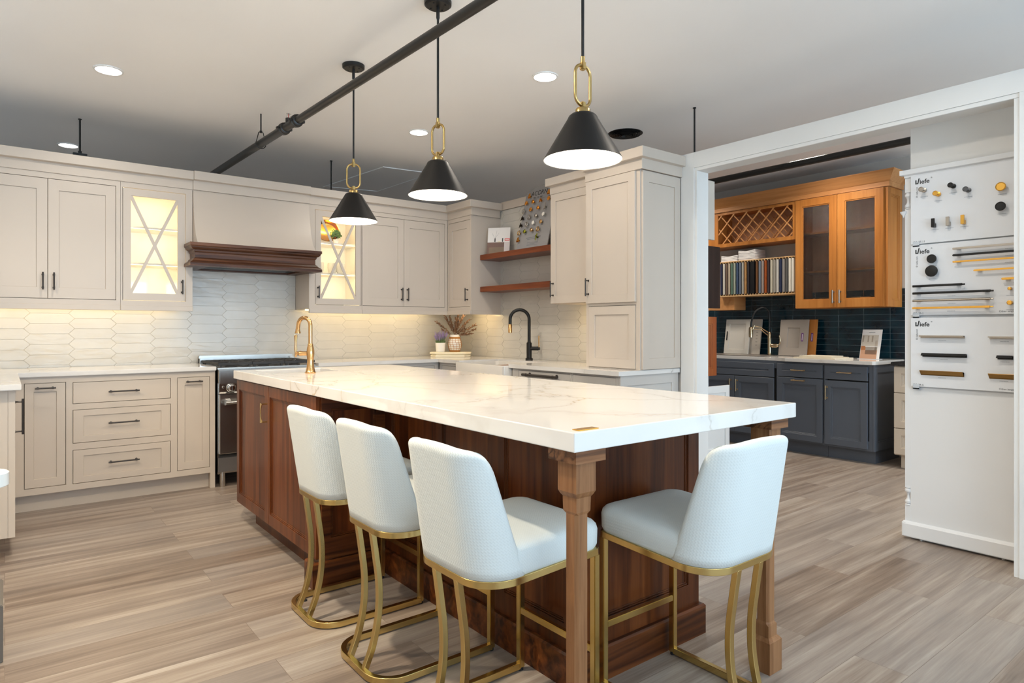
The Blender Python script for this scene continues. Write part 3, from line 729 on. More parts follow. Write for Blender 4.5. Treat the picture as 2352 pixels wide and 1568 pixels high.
p, r = at_front(2.552, YU)
t = thing('wall_cabinet', 'white double-door wall cabinet between the lit cabinet and the corner', 'cabinet', p, r)
H = [(.004, .884, 1.395, 2.222)]
carcass(t, .912, UD, UZ0, UZ1, M['white'], H)
f = front(t, .007, .4275, 1.398, 2.219, M['white'], y=.001, rail=.075, stile=.062); pull(f, .4275 - .027, 1.51, .125, True, M['handle'])
f = front(t, .4305, .881, 1.398, 2.219, M['white'], y=.001, rail=.075, stile=.062); pull(f, .4305 + .032, 1.51, .125, True, M['handle'])
light_rail(t, .914)
XU = 3.4665
p, r = at_right(XU, 5.466)
t = thing('wall_cabinet', 'narrow white corner wall cabinet left of the wooden shelves', 'cabinet', p, r)
H = [(.02, .392, 1.395, 2.222)]
carcass(t, .412, XW - XU - .002, UZ0, UZ1, M['white'], H)
f = front(t, .023, .389, 1.398, 2.219, M['white'], y=.001, rail=.075, stile=.055); pull(f, .389 - .035, 1.51, .125, True, M['handle'])
light_rail(t, .412)
MB().box(.401, .412, .012, XW - XU - .002, 1.322, 1.3595).build('side_rail', M['white'], t)
# crown over the back wall cabinets, hood and corner: two stepped flat bands
FRZ = [(0.0, 2.2605), (.012, 2.2605), (.012, 2.329), (.045, 2.333), (.045, 2.398), (0, 2.398)]
o = MB().molding([(-.65, YU + .004), (1.146, YU + .004)], FRZ); struct(o, 'trim_3', M['white'], bevel=.0015, seg=1)
o = MB().molding([(1.1465, YU - .003), (2.0625, YU - .003)], FRZ[:1] + [(.014, 2.2605), (.014, 2.331), (.047, 2.335), (.047, 2.401), (0, 2.401)]); struct(o, 'trim_4', M['white'], bevel=.0015, seg=1)
o = MB().molding([(2.063, YU + .004), (XU + .004, YU + .004), (XU + .004, 5.052), (XW - .02, 5.052)], FRZ); struct(o, 'trim_5', M['white'], bevel=.0015, seg=1)

# ---- range hood
t = thing('range_hood', 'white plastered range hood with a dark walnut mantel moulding over the range', 'range hood', (1.148, 5.464, 0))
Wd = .9135; mb = MB()
ys = [(0, 2.259), (-.012, 2.15), (-.045, 2.0), (-.09, 1.90), (-.155, 1.834)]
rings = [[(x, y, z), (x, .325, z)] for y, z in ys for x in (0,)]
sec = []
for y, z in ys: sec.append([(0, y, z), (Wd, y, z), (Wd, .325, z), (0, .325, z)])
mb.ring_loft(sec[::-1]); mb.build('hood_body', M['white'], t, smooth=25)
path = [(-.035, .0), (-.035, -.185), (Wd + .0, -.185), (Wd + .0, .0)]
pr = [(0, 1.834), (.052, 1.834), (.052, 1.812), (.044, 1.806), (.042, 1.797), (.033, 1.788), (.020, 1.782), (.018, 1.770), (.010, 1.762), (.010, 1.724), (.016, 1.716), (.022, 1.714), (.026, 1.703), (.038, 1.694), (.046, 1.690), (.052, 1.680), (.052, 1.660), (0, 1.660)]
mb = MB().molding(path, [(o_ - .022, z) for o_, z in pr])
mb.build('mantel', M['mantelwood'], t)
mb = MB(); mb.plate(-.03, Wd - .004, -.18, .32, 0, .012, [(.08, Wd - .1, -.10, .24)])
q = MB(); q.add([(x, y, 1.662 + z) for x, z, y in mb.v], mb.f); q.box(.08, Wd - .1, -.10, .24, 1.70, 1.708); q.build('underside', M['mantelwood'], t)
area('hood_light', (1.6, 5.45, 1.655), (0, 0, 0), .5, .2, .6, NEUT)

# ---- floating shelves
for z, l in ((1.888, 'upper cherry floating shelf holding a brochure and the knob board'), (1.585, 'lower empty cherry floating shelf above the black faucet')):
    o = MB().rbox(3.566, XW - .009, 3.908, 5.050, z - .050, z, .002).build('floating_shelf', [M['shelfwood']]); tag(o, l, 'shelf', None)

# ---- pantry uppers
p, r = at_right(XU, 3.905)
t = thing('wall_cabinet', 'white single-door wall cabinet right of the wooden shelves', 'cabinet', p, r)
H = [(.012, .462, 1.40, 2.255)]
carcass(t, .468, XW - XU - .009, 1.386, 2.29, M['white'], H)
f = front(t, .004, .4645, 1.388, 2.258, M['white'], y=-.02, rail=.06, stile=.058); pull(f, .004 + .03, 1.50, .125, True, M['handle'], y=-.02)
o = MB().molding([(3.790, 3.908), (XU, 3.908), (XU, 3.438)], [(0, 2.262), (.012, 2.262), (.012, 2.325), (.04, 2.329), (.04, 2.39), (0, 2.39)]); struct(o, 'trim_6', M['white'], bevel=.0015, seg=1)
XT = 3.385
p, r = at_right(XT, 3.434)
t = thing('tall_cabinet', 'tall white cabinet standing on the counter beside the wide opening', 'cabinet', p, r)
H = [(.018, .475, 1.378, 2.262), (.026, .478, .910, 1.352)]
carcass(t, .514, XW - XT - .013, .907, 2.29, M['white'], H)
f = front(t, .012, .482, 1.372, 2.262, M['white'], y=-.018, rail=.062, stile=.060); pull(f, .012 + .028, 1.49, .13, True, M['handle'], y=-.018)
f = front(t, .029, .475, .913, 1.349, M['white'], 'lower_door', y=-.004, rail=.062, stile=.060)
f = front(t, .0, XW - XT - .03, .910, 2.262, M['white'], 'side_panel', rail=.075, stile=.062, th=.016); f.location = (.5305, .012, 0); f.rotation_euler = (0, 0, R(90))
o = MB().molding([(XT, 3.434), (XT, 2.904), (XW - .013, 2.904)], [(0, 2.266), (.014, 2.266), (.014, 2.336), (.044, 2.340), (.044, 2.408), (0, 2.408)]); struct(o, 'trim_7', M['white'], bevel=.0015, seg=1)
o = MB().box(3.53, 3.80, 3.45, 3.47, 1.372, 1.3855).build('under_cabinet_light', M['ledglow']); tag(o, 'slim warm light bar under the cabinet right of the shelves', 'light')
area('undercab', (3.60, 3.68, 1.378), (0, R(-25), 0), .1, .36, P_UC * .7, AMBER)
# under-cabinet lighting: warm strips under the wall cabinets
area('undercab', (.0, 5.54, 1.352), (R(32), 0, 0), 2.1, .05, P_UC * 1.35, AMBER)
area('undercab', (2.78, 5.54, 1.352), (R(32), 0, 0), 1.25, .05, P_UC, AMBER)
area('undercab', (3.60, 5.26, 1.352), (0, R(-32), 0), .05, .38, P_UC * .6, AMBER)
for (x0, x1, y0, y1, l) in ((-.6, 1.1, 5.70, 5.715, 'slim warm light strip under the left wall cabinets'), (2.12, 3.40, 5.70, 5.715, 'slim warm light strip under the right wall cabinets')):
    tag(MB().box(x0, x1, y0, y1, 1.350, 1.3595).build('under_cabinet_light', M['ledglow']), l, 'light')

# ------------------------------------------------------------------ gas range
t = thing('gas_range', 'stainless steel professional gas range with black cast iron grates', 'range', (1.253, 5.135, 0))
Wr = .768
mb = MB(); mb.box(0, Wr, .045, .655, .10, .885); mb.box(0, .012, .03, .655, .10, .885)
mb.build('oven_body', M['steel'], t)
mb = MB(); mb.rbox(0, Wr, -.012, .05, .775, .886, .006); mb.build('front_rail', M['steel'], t)
mb = MB().ring_loft([[(x, -.005, .775), (x, .003, .715), (x, -.020, .706), (x, -.020, .700), (x, .05, .700), (x, .05, .775)] for x in (.004, Wr - .004)]); mb.build('control_panel', M['steel'], t)
for i, x in enumerate((.085, .235, .384, .533, .683)):
    mb = MB(); mb.lathe([(.034, 0), (.034, -.006), (.030, -.010), (.0, -.010)], (x, -.002, .745), 28, 'y'); k = mb.build('knob_bezel', M['steel'], t, smooth=True)
    mb = MB(); mb.lathe([(.025, -.008), (.025, -.016), (.021, -.02), (.020, -.042), (.018, -.046), (0, -.046)], (x, -.002, .745), 24, 'y'); mb.rbox(x - .004, x + .004, -.052, -.040, .727, .763, .0015); mb.build('knob', M['chrome'], k, smooth=True)
MB().lathe([(.009, 0), (.009, -.006), (.006, -.010), (0, -.010)], (.030, .0, .752), 16, 'y').build('button', M['chrome'], t, smooth=True)
d = MB().plate(.006, Wr - .006, .252, .695, .0, .045, [(.17, Wr - .17, .36, .58)]).build('oven_door', M['steel'], t, bevel=.004)
mb = MB(); mb.box(.17, Wr - .17, .012, .016, .36, .58); mb.build('oven_window', plain('oven_glass', (.02, .008, .006, 1), .08), d)
mb = MB().plate(.155, Wr - .155, .345, .595, -.006, .0, [(.175, Wr - .175, .365, .575)]); mb.build('window_frame', M['steel'], d, bevel=.003)
mb = MB(); mb.tube([(.035, -.062, .640), (Wr - .035, -.062, .640)], .0125, 16)
for x in (.06, Wr - .06): mb.ring_loft([[(x - .018, 0, .615), (x + .018, 0, .615), (x + .018, 0, .665), (x - .018, 0, .665)], [(x - .012, -.062, .628), (x + .012, -.062, .628), (x + .012, -.062, .652), (x - .012, -.062, .652)]])
mb.build('oven_handle', M['steel'], d, smooth=True)
MB().box(.0, Wr, .012, .05, .118, .222).build('kick_plate', plain('grey_steel', srgb(128, 124, 122), .35, .6), t)
MB().box(.01, Wr - .01, .02, .045, .222, .252).build('vent_gap_shade', M['gap_shade'], t)  # dark strip painting the shaded gap below the oven door
for x in (.04, Wr - .04):
    for y in (.06, .58): MB().lathe([(.021, 0), (.022, .004), (.0215, .085), (.021, .118)], (x, y, 0), 20).build('leg', M['steel'], t, smooth=True)
MB().box(.006, Wr - .006, .06, .62, .885, .893).build('cooktop', M['steel'], t)
mb = MB(); mb.rbox(0, Wr, .62, .655, .885, .965, .004); mb.rbox(0, .035, .585, .655, .885, .945, .003); mb.rbox(Wr - .035, Wr, .585, .655, .885, .945, .003); mb.build('back_guard', M['steel'], t)
for i in range(3):
    mb = MB(); x0 = .012 + i * .2487; x1 = x0 + .2465; z = .930; b = .0075
    for x in (x0 + b, x1 - b): mb.rbox(x - b, x + b, .062, .575, z - .018, z, .002)
    for y in (.068, .195, .320, .445, .569): mb.rbox(x0, x1, y - b, y + b, z - .012 if y not in (.068, .569, .320) else z - .018, z, .002)
    for cy in (.19, .45):
        cx = (x0 + x1) / 2
        for k in range(8):
            a = k * PI / 4 + PI / 8; ex, ey = math.cos(a), math.sin(a)
            mb.tube([(cx + ex * .03, cy + ey * .03, z - .002), (cx + ex * .105 * (1 if abs(ex) < .95 else 1), cy + ey * .105, z - .002)], .0055, 6)
    for x in (x0 + .02, x1 - .02):
        for y in (.075, .56): mb.box(x - .007, x + .007, y - .007, y + .007, .893, z)
    mb.build('grate', M['iron'], t, smooth=25)
    for cy in (.19, .45):
        mb = MB(); cx = (x0 + x1) / 2; mb.lathe([(.045, .893), (.045, .899), (.034, .903), (.034, .908), (.0, .909)], (cx, cy, 0), 24); mb.build('burner', M['iron'], t, smooth=True)

# ------------------------------------------------------------------ island
IX0, IX1, IY0, IY1, IZ = 1.120, 2.190, 1.178, 4.240, .930
BX0, BX1 = 1.136, 2.145
RX, RY, EY = 1.48, 2.925, 1.552
IB = .877
t = thing('kitchen_island', 'dark reddish walnut kitchen island with recessed panels and two square posts', 'island', (0, 0, 0))
mb = MB(); mb.box(BX0 + .02, BX1, RY, 4.222, .115, .68); mb.box(BX0 + .02, BX1, RY, 3.775, .6801, IB); mb.box(1.67, BX1, 3.7751, 4.222, .6801, IB); mb.box(BX0 + .02, 1.6699, 4.165, 4.222, .6801, IB); mb.box(BX0 + .02, 1.195, 3.7751, 4.1649, .6801, IB); mb.box(RX + .016, BX1 - .001, EY + .02, RY + .01, .0, IB); mb.box(BX0 + .075, BX1 - .05, RY + .0, 4.09, 0, .116)
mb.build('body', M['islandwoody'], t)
def face(parent, loc, rz, W, z0, z1, holes, mat, name, rec=.010, th=.02, bead=.012, mats=None):
    mb = MB(); mb.plate(0, W, z0, z1, 0, th, holes)
    for h in holes:
        mb.plate(h[0] + .0005, h[1] - .0005, h[2] + .0005, h[3] - .0005, .004, th - .001, [(h[0] + bead * .5, h[1] - bead * .5, h[2] + bead * .5, h[3] - bead * .5)])
        mb.plate(h[0] + bead * .5, h[1] - bead * .5, h[2] + bead * .5, h[3] - bead * .5, .007, th - .001, [(h[0] + bead, h[1] - bead, h[2] + bead, h[3] - bead)])
    mb.mat(1)
    for h in holes: mb.box(h[0] + .001, h[1] - .001, rec, th - .002, h[2] + .001, h[3] - .001)
    o = mb.build(name, [mat, M['islandwood']], parent, bevel=.0012, seg=1); o.location = loc; o.rotation_euler = (0, 0, rz); return o
# left long side (faces -X): two doors then a return, then the recessed back
f = face(t, (BX0, 4.222, 0), R(-90), .606, .118, IB - .004, [(.05, .545, .178, .815)], M['islandwood'], 'door')
# crescent brass pull on the first door
mb = MB(); zc, h2 = .727, .055
y = .570; mb.box(y - .004, y + .004, -.030, -.028, zc - h2, zc + h2)
cres = [(y - .006, zc - h2), (y - .006, zc + h2)] + [(y + .028 - .022 * math.cos(a) ** 2 * 1.0, zc + h2 * .93 * math.sin(a)) for a in [PI / 2 - i * PI / 12 for i in range(13)]]
mb.ring_loft([[(a, -.032, b) for a, b in cres], [(a, -.0285, b) for a, b in cres]])
for s in (-1, 1): mb.tube([(y + .016, .0, zc + s * (h2 - .006)), (y + .016, -.030, zc + s * (h2 - .006))], .004, 8)
mb.build('handle', M['brass'], f)
f = face(t, (BX0, 3.612, 0), R(-90), .687, .118, IB - .004, [(.020, .565, .178, .815)], M['islandwood'], 'door')
face(t, (BX0 + .0195, RY - .02, 0), 0, RX - BX0 - .0195, .115, IB, [(.045, RX - BX0 - .07, .215, .815)], M['islandwoodx'], 'return_panel')
W = RY - EY
hol = [(.085, .500, .20, .83), (.545, .945, .20, .83), (.985, 1.315, .20, .83)]
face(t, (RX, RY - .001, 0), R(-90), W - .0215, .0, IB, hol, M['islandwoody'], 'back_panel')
face(t, (RX, EY, 0), 0, BX1 - RX + .001, .0, IB, [(.145, .600, .20, .83)], M['islandwood'], 'end_panel')
face(t, (BX0 + .02, 4.242 - .0, 0), R(180), 0.001, .2, .3, [], M['islandwood'], 'edge_strip') if False else None
mb = MB(); pl = [(0, .0), (.020, .0), (.020, .108), (.014, .115), (0, .115)]
mb.molding([(BX0 + .01, RY + .06), (BX0 - .012, RY + .06), (BX0 - .012, RY - .022), (RX, RY - .022), (RX, EY), (BX1 - .002, EY), (BX1 - .002, EY + .30)][1:], pl)
mb.build('plinth', M['islandwoodx'], t)
def island_leg(cx, cy):
    mb = MB()
    def sq(z, a, ch=0.0):
        c = ch; return [(cx - a + c, cy - a, z), (cx + a - c, cy - a, z), (cx + a, cy - a + c, z), (cx + a, cy + a - c, z), (cx + a - c, cy + a, z), (cx - a + c, cy + a, z), (cx - a, cy + a - c, z), (cx - a, cy - a + c, z)]
    e = .0004
    mb.ring_loft([sq(0, .0385, e), sq(.108, .0385, e), sq(.118, .031, e), sq(.121, .0265, e), sq(.160, .0265, e), sq(.166, .0255, .008), sq(.172, .0235, .008), sq(.705, .0235, .008), sq(.712, .0255, e), sq(.750, .0265, e), sq(.756, .031, e), sq(.765, .0355, e), sq(.846, .0355, e)])
    lg = mb.build('leg', M['legwood'], t)
    MB().box(cx - .0535, cx + .0535, cy - .0535, cy + .0535, .8462, .8795).build('leg_cap', M['legcap'], lg)
island_leg(1.190, 1.243); island_leg(2.103, 1.243)
# island countertop with the prep sink cut out
SX0_, SX1_, SY0_, SY1_ = 1.225, 1.640, 3.80, 4.14
mb = MB(); mb.plate(IX0, IX1, IY0, IY1, 0, .0505, [(SX0_, SX1_, SY0_, SY1_)])
q = MB(); q.add([(x, z, IZ - y_) for x, y_, z in mb.v], mb.f)
o = q.build('countertop', M['quartz'], bevel=.003); tag(o, 'thick white quartz island countertop with fine gold and grey veins', 'countertop')
t2 = thing('prep_sink', 'small white undermount prep sink at the far end of the island', 'sink', ((SX0_ + SX1_) / 2, (SY0_ + SY1_) / 2, 0))
hx, hy = (SX1_ - SX0_) / 2, (SY1_ - SY0_) / 2
def rr(i, z): return [(x, y, z) for x, y in rrect(-hx + i, hx - i, -hy + i, hy - i, max(.006, .02 - i * .3), 4)]
MB().ring_loft([rr(-.015, .8788), rr(-.015, .74), rr(.02, .70), rr(.02, .705), rr(.004, .745), rr(.0, .8788), rr(-.015, .8788)][:6]).build('basin', M['apron'], t2, smooth=True)
o = MB().rbox(1.150, 1.222, 1.192, 1.219, IZ + .0004, IZ + .0022, .0006).build('plaque', M['gold']); tag(o, 'small flat brass plaque lying at the near corner of the island countertop', 'plaque')
# brass faucet
t = thing('faucet', 'antique brass gooseneck faucet with side lever at the far end of the island', 'faucet', (1.400, 3.690, IZ))
mb = MB(); mb.lathe([(.030, 0), (.031, .006), (.027, .012), (.022, .035), (.0185, .065), (.019, .085), (.0225, .11), (.0215, .135), (.0165, .158), (.0155, .162), (.0155, .168), (.0125, .172)], (0, 0, 0), 28)
mb.build('body', M['fbrass'], t, smooth=True)
dx, dy = -.45, .893
pts, e = faucet_path((0, 0, .165), .158, .046, 0, dx, dy, 14); pts += [(e[0] + dx * .004, e[1] + dy * .004, e[2] - .022)]
MB().tube(pts, .0118, 14).build('spout', M['fbrass'], t, smooth=True)
ex, ey, ez = pts[-1]
MB().lathe([(0, -.024), (.0165, -.024), (.017, -.019), (.013, -.008), (.0125, .002)], (ex, ey, ez), 18).build('spray_head', M['fbrass'], t, smooth=True)
d = Vector((-.787, .616, 0)) * -1; d = Vector((-.76, .64, 0)); a = Vector((0, 0, .115))
mb = MB(); mb.tube([a + d * .010, a + d * .045, a + d * .062, a + d * .066, a + d * .082], [.013, .013, .0155, .0125, .0105], 16); mb.build('valve', M['fbrass'], t, smooth=True)
c = a + d * .087
mb = MB(); mb.tube([c + Vector((0, 0, -.02)), c + Vector((0, 0, -.012)), c + Vector((0, 0, .02))], [.004, .0065, .0065], 12); mb.tube([c + Vector((0, 0, .018)), c + Vector((0, 0, .06)), c + Vector((0, 0, .105)), c + Vector((0, 0, .109))], [.0085, .0062, .0095, .006], 14); mb.build('lever', M['fbrass'], t, smooth=True)

# ------------------------------------------------------------------ counter stools
def make_stool(label):
    t = thing('counter_stool', label, 'stool', group=None)
    BAND = 0.011
    path = [(x, y) for x, y in rrect(-.213 + .011, .213, -.192, .192, (.105, .012, .012, .105), 9)]
    zz = lambda x: .494 + (x + .2) * .052
    def band(pth, z, w, h): return [(x, y, z(x) if callable(z) else z) for x, y in pth]
    sec = [(-.010, -.010), (.010, -.010), (.010, .011), (-.010, .011)]
    mb = MB().sweep(band(path, zz, 0, 0), sec, closed=True); mb.build('seat_band', M['brass'], t, smooth=True, bevel=.0015)
    for s in (-1, 1):
        MB().rbox(.204, .226, s * .181 - .011, s * .181 + .011, .010, .503, .0022).build('leg', M['brass'], t)
        MB().cyl((.215, s * .181, 0), .010, .0105, 14).build('glide', M['black_plastic'], t, smooth=True)
    MB().rbox(.206, .224, -.171, .171, .200, .222, .002).build('footrest', M['brass'], t)
    p = [(.215, -.183)] + [(x, y) for x, y in reversed(arc((-.138, -.083), .10, PI, 1.5 * PI, 9))] + [(x, y) for x, y in reversed(arc((-.138, .083), .10, .5 * PI, PI, 9))] + [(.215, .183)]
    MB().sweep([(x, y, .0165) for x, y in p], [(-.010, -.012), (.010, -.012), (.010, .011), (-.010, .011)]).build('base_rail', M['brass'], t, smooth=True, bevel=.0015)
    for s in (-1, 1):
        pp = smoothpath([(-.203, s * .058, .488), (-.190, s * .058, .40), (-.178, s * .058, .30), (-.180, s * .058, .20), (-.200, s * .058, .10), (-.232, s * .058, .02)], 6)
        MB().sweep(pp, [(-.0105, -.0095), (.0105, -.0095), (.0105, .0095), (-.0105, .0095)], up=(1, 0, 0)).build('leg', M['brass'], t, smooth=True, bevel=.0015)
        MB().cyl((-.17, s * .15, 0), .009, .005, 12).build('glide', M['black_plastic'], t, smooth=True)
    # seat cushion
    def ring(z, i, dz=0.0):
        r = (max(.02, .105 - i), max(.02, .05 - i * .3), max(.02, .05 - i * .3), max(.02, .105 - i))
        pts = rrect(-.188 + i, .232 - i, -.199 + i, .199 - i, r, 8)
        return [(x, y, z + (x + .2) * .05 + dz * 1.0) for x, y in pts]
    rings = [ring(.497, .016), ring(.503, .004), ring(.517, -.002), ring(.560, -.003), ring(.573, .000), ring(.582, .007), ring(.588, .018), ring(.592, .040), ring(.595, .09), ring(.596, .165)]
    mb = MB().ring_loft(rings); mb.uv = [(x + (.6 - z) * (1 if x > 0 else -1) * (abs(x) > .17), y + (.6 - z) * (1 if y > 0 else -1) * (abs(y) > .17)) for x, y, z in mb.v]; mb.build('seat', M['fabric'], t, smooth=60)
    # wrapped backrest: outer and inner skins over an arc-length grid
    NU, NV = 36, 18; r0 = .118; hw = .2035; back = -.212
    flat = hw - r0
    def plan(s, off):
        a = abs(s); sg = 1 if s >= 0 else -1
        if a <= flat: x, y, nx, ny = back, a, -1.0, 0.0
        elif a <= flat + r0 * PI / 2:
            th = (a - flat) / r0; x, y = back + r0 - r0 * math.cos(th), flat + r0 * math.sin(th); nx, ny = -math.cos(th), math.sin(th)
        else: x, y, nx, ny = back + r0 + (a - flat - r0 * PI / 2), hw, 0.0, 1.0
        return x - nx * off * 1.0, sg * (y - ny * off)
    z0, H = .5065, .365
    def smax(v):
        base = .298 - .066 * v
        c = max(0.0, (v - .80) / .20)
        return base * (1 - .20 * (1 - math.sqrt(max(0.0, 1 - c ** 2.4))))
    def topdrop(u): return .012 * abs(u) ** 2
    def P(u, v, off):
        off = off
        s = u * smax(v); x, y = plan(s, off)
        lean = -.058 * v; z = z0 + (x + .2) * .052 * (1 - v) + H * v - topdrop(u) * v
        wing = max(0.0, abs(s) - .2)
        return (x + lean * (1 - wing * .5), y * (1 - .035 * v), z)
    th = .046; rings = []
    NU, NV = 48, 26
    UU = [math.sin(PI / 2 * (-1 + 2 * i / NU)) for i in range(NU + 1)]; VV = [math.sin(PI / 2 * (.35 + .65 * j / NV)) for j in range(NV + 1)]; VV = [(q - VV[0]) / (VV[-1] - VV[0]) for q in VV]
    # closed outline loops: go outer grid then inner grid, offset eased at the border
    def layer(k):
        out = []
        for j in range(NV + 1):
            v = VV[j]
            row = []
            for i in range(NU + 1):
                u = UU[i]; rr_ = th / 2
                a = max(0.0, 1 - (1 - v) * H / rr_); b = max(0.0, 1 - (1 - abs(u)) * smax(v) / rr_); q = min(1.0, math.hypot(a, b)); e_ = rr_ * (1 - math.sqrt(1 - q * q))
                row.append(P(u, v, e_ if k == 0 else th - e_))
            out.append(row)
        return out
    ou, inn = layer(0.0), layer(th)
    mb = MB(); vs = []; fs = []; uvs = []
    def vid(L, j, i): return (L * (NV + 1) + j) * (NU + 1) + i
    for L, g in ((0, ou), (1, inn)):
        for j in range(NV + 1):
            for i in range(NU + 1): vs.append(g[j][i]); uvs.append((UU[i] * smax(VV[j]), VV[j] * H))
    for j in range(NV):
        for i in range(NU):
            fs.append((vid(0, j, i), vid(0, j, i + 1), vid(0, j + 1, i + 1), vid(0, j + 1, i)))
            fs.append((vid(1, j, i), vid(1, j + 1, i), vid(1, j + 1, i + 1), vid(1, j, i + 1)))
    for i in range(NU):
        fs.append((vid(0, NV, i), vid(0, NV, i + 1), vid(1, NV, i + 1), vid(1, NV, i))); fs.append((vid(0, 0, i + 1), vid(0, 0, i), vid(1, 0, i), vid(1, 0, i + 1)))
    for j in range(NV):
        fs.append((vid(0, j + 1, 0), vid(0, j, 0), vid(1, j, 0), vid(1, j + 1, 0))); fs.append((vid(0, j, NU), vid(0, j + 1, NU), vid(1, j + 1, NU), vid(1, j, NU)))
    mb.add(vs, fs); mb.uv = uvs; o = mb.build('backrest', M['fabric'], t, smooth=180)
    return t
SL = ['cream fabric counter stool with brass legs, farthest from the camera along the island', 'cream fabric counter stool with brass legs, middle of the three along the island', 'cream fabric counter stool with brass legs, left of the near island post', 'cream fabric counter stool with brass legs at the island end, right of the near post']
st = make_stool(SL[0]); G_ST = 'counter stools round the island'
st['group'] = G_ST
for i, (x, y, rz) in enumerate(((1.205, 2.640, 0), (1.205, 2.122, 0), (1.205, 1.585, 0), (1.745, 1.290, R(90)))):
    s = st if i == 0 else copy_tree(st)
    s.location = (x, y, 0); s.rotation_euler = (0, 0, rz); s['label'] = SL[i]

# ------------------------------------------------------------------ pendants
def make_pendant(label, x, y, zr, ringrot):
    t = thing('pendant_lamp', label, 'pendant lamp', (x, y, 0), 0, 'pendant lamps over the island')
    mb = MB(); Rr, Hh = .1425, .168
    outer = [(Rr, zr), (Rr, zr + .002), (.0555, zr + .148), (.0535, zr + .153), (.0490, zr + .160), (.0420, zr + .1655), (.0340, zr + Hh), (0.0, zr + Hh)]
    s = MB().lathe(outer, (0, 0, 0), 56); s.v = s.v
    mb = MB(); n = 56
    rings = []
    for r, z in outer[:-1]: rings.append([(r * math.cos(2 * PI * k / n), r * math.sin(2 * PI * k / n), z) for k in range(n)])
    mb.ring_loft(rings, False, True)
    mb.mat(1); rings = []
    for r, z in [(Rr, zr), (Rr - .0028, zr + .001), (.0525, zr + .146), (.048, zr + .154), (.03, zr + .160)]: rings.append([(r * math.cos(2 * PI * k / n), r * math.sin(2 * PI * k / n), z) for k in range(n)])
    mb.ring_loft(rings, False, True)
    mb.build('lamp_shade', [M['shadeblack'], M['shadewhite']], t, smooth=25)
    MB().lathe([(.0, zr + .060), (.018, zr + .066), (.028, zr + .083), (.028, zr + .098), (.014, zr + .125), (.013, zr + .150)], (0, 0, 0), 20).build('bulb', M['bulbglow'], t, smooth=True)
    a = zr + Hh
    MB().lathe([(.0275, a - .001), (.0275, a + .014), (.024, a + .019), (.0, a + .019)], (0, 0, 0), 28).build('socket_cap', M['pbrass'], t, smooth=True)
    MB().rbox(-.0095, .0095, -.0095, .0095, a + .018, a + .043, .003).build('connector', M['pbrass'], t)
    c, s_ = math.cos(ringrot), math.sin(ringrot); hw, hh, rc = .0385, .072, .032; zc = a + .034 + hh - .004
    pr = rrect(-hw, hw, -hh, hh, rc, 8)
    MB().tube([(u * c, u * s_, zc + v) for u, v in pr], .0058, 12, closed=True).build('loop', M['pbrass'], t, smooth=True)
    zt = zc + hh
    MB().rbox(-.0095, .0095, -.0095, .0095, zt - .016, zt + .014, .003).build('connector', M['pbrass'], t)
    MB().lathe([(.008, zt + .012), (.008, zt + .032), (.0, zt + .032)], (0, 0, 0), 16).build('ferrule', M['pbrass'], t, smooth=True)
    MB().tube([(0, 0, zt + .030), (0, 0, 2.715)], .0056, 10).build('rod', M['black'], t, smooth=True)
    MB().tube([(0, 0, 2.68), (0, 0, 2.69), (0, 0, 2.72), (0, 0, 2.747)], [.005, .0085, .0085, .007], 12).build('swivel', M['black'], t, smooth=True)
    cn = MB().lathe([(0, 2.745), (.056, 2.745), (.060, 2.750), (.065, 2.752), (.0655, CEIL - .0005), (0, CEIL - .0005)], (0, 0, 0), 36).build('canopy', M['black'], t, smooth=True)
    for k in range(4): MB().lathe([(0, 2.741), (.0045, 2.741), (.0045, 2.746), (0, 2.746)], (.04 * math.cos(k * PI / 2 + .5), .04 * math.sin(k * PI / 2 + .5), 0), 8).build('screw', M['black'], cn)
    point('pendant_bulb', (x, y, zr + .052), P_PEND, WARM, .026)
    return t
make_pendant('black cone pendant lamp farthest from the camera, over the brass faucet', 1.65, 3.652, 1.833, R(-38) + R(5))
make_pendant('black cone pendant lamp in the middle of the row over the island', 1.65, 2.689, 1.832, R(-38) - R(36))
make_pendant('black cone pendant lamp nearest the camera, its ceiling plate out of view', 1.65, 1.692, 1.800, R(-38) + R(40))

# ------------------------------------------------------------------ things on the ceiling
def pz(Y): return 1.557 - .0309 * (Y - 2.639)
ZP = 2.55
t = thing('sprinkler_pipe', 'long black sprinkler pipe hung under the ceiling across the kitchen', 'pipe', (0, 0, 0))
MB().tube([(pz(-1.5), -1.5, ZP), (pz(4.23), 4.23, ZP)], .0245, 22).build('pipe_section', M['pipe'], t, smooth=True)
MB().tube([(pz(4.20), 4.20, ZP), (pz(4.46), 4.46, ZP)], .0265, 22).build('pipe_section', M['pipe'], t, smooth=True)
MB().tube([(pz(4.42), 4.42, ZP), (pz(8.5), 8.5, ZP)], .0285, 22).build('pipe_section', M['pipe'], t, smooth=True)
for Y in (4.22, 4.44):
    mb = MB(); mb.tube([(pz(Y - .035), Y - .035, ZP), (pz(Y - .03), Y - .03, ZP), (pz(Y - .012), Y - .012, ZP), (pz(Y - .010), Y - .010, ZP), (pz(Y + .010), Y + .010, ZP), (pz(Y + .012), Y + .012, ZP), (pz(Y + .03), Y + .03, ZP), (pz(Y + .035), Y + .035, ZP)], [.030, .037, .037, .041, .041, .037, .037, .030], 24)
    for s in (-1, 1): mb.tube([(pz(Y) + s * .043, Y - .022, ZP), (pz(Y) + s * .043, Y + .022, ZP)], .0055, 8); mb.rbox(pz(Y) + s * .043 - .010, pz(Y) + s * .043 + .010, Y - .012, Y + .012, ZP - .008, ZP + .008, .002)
    mb.build('coupling', M['pipe'], t, smooth=True)
Y = 4.36
MB().lathe([(.020, .02), (.020, .052), (.013, .055)], (pz(Y), Y, ZP), 16).build('outlet', M['pipe'], t, smooth=True)
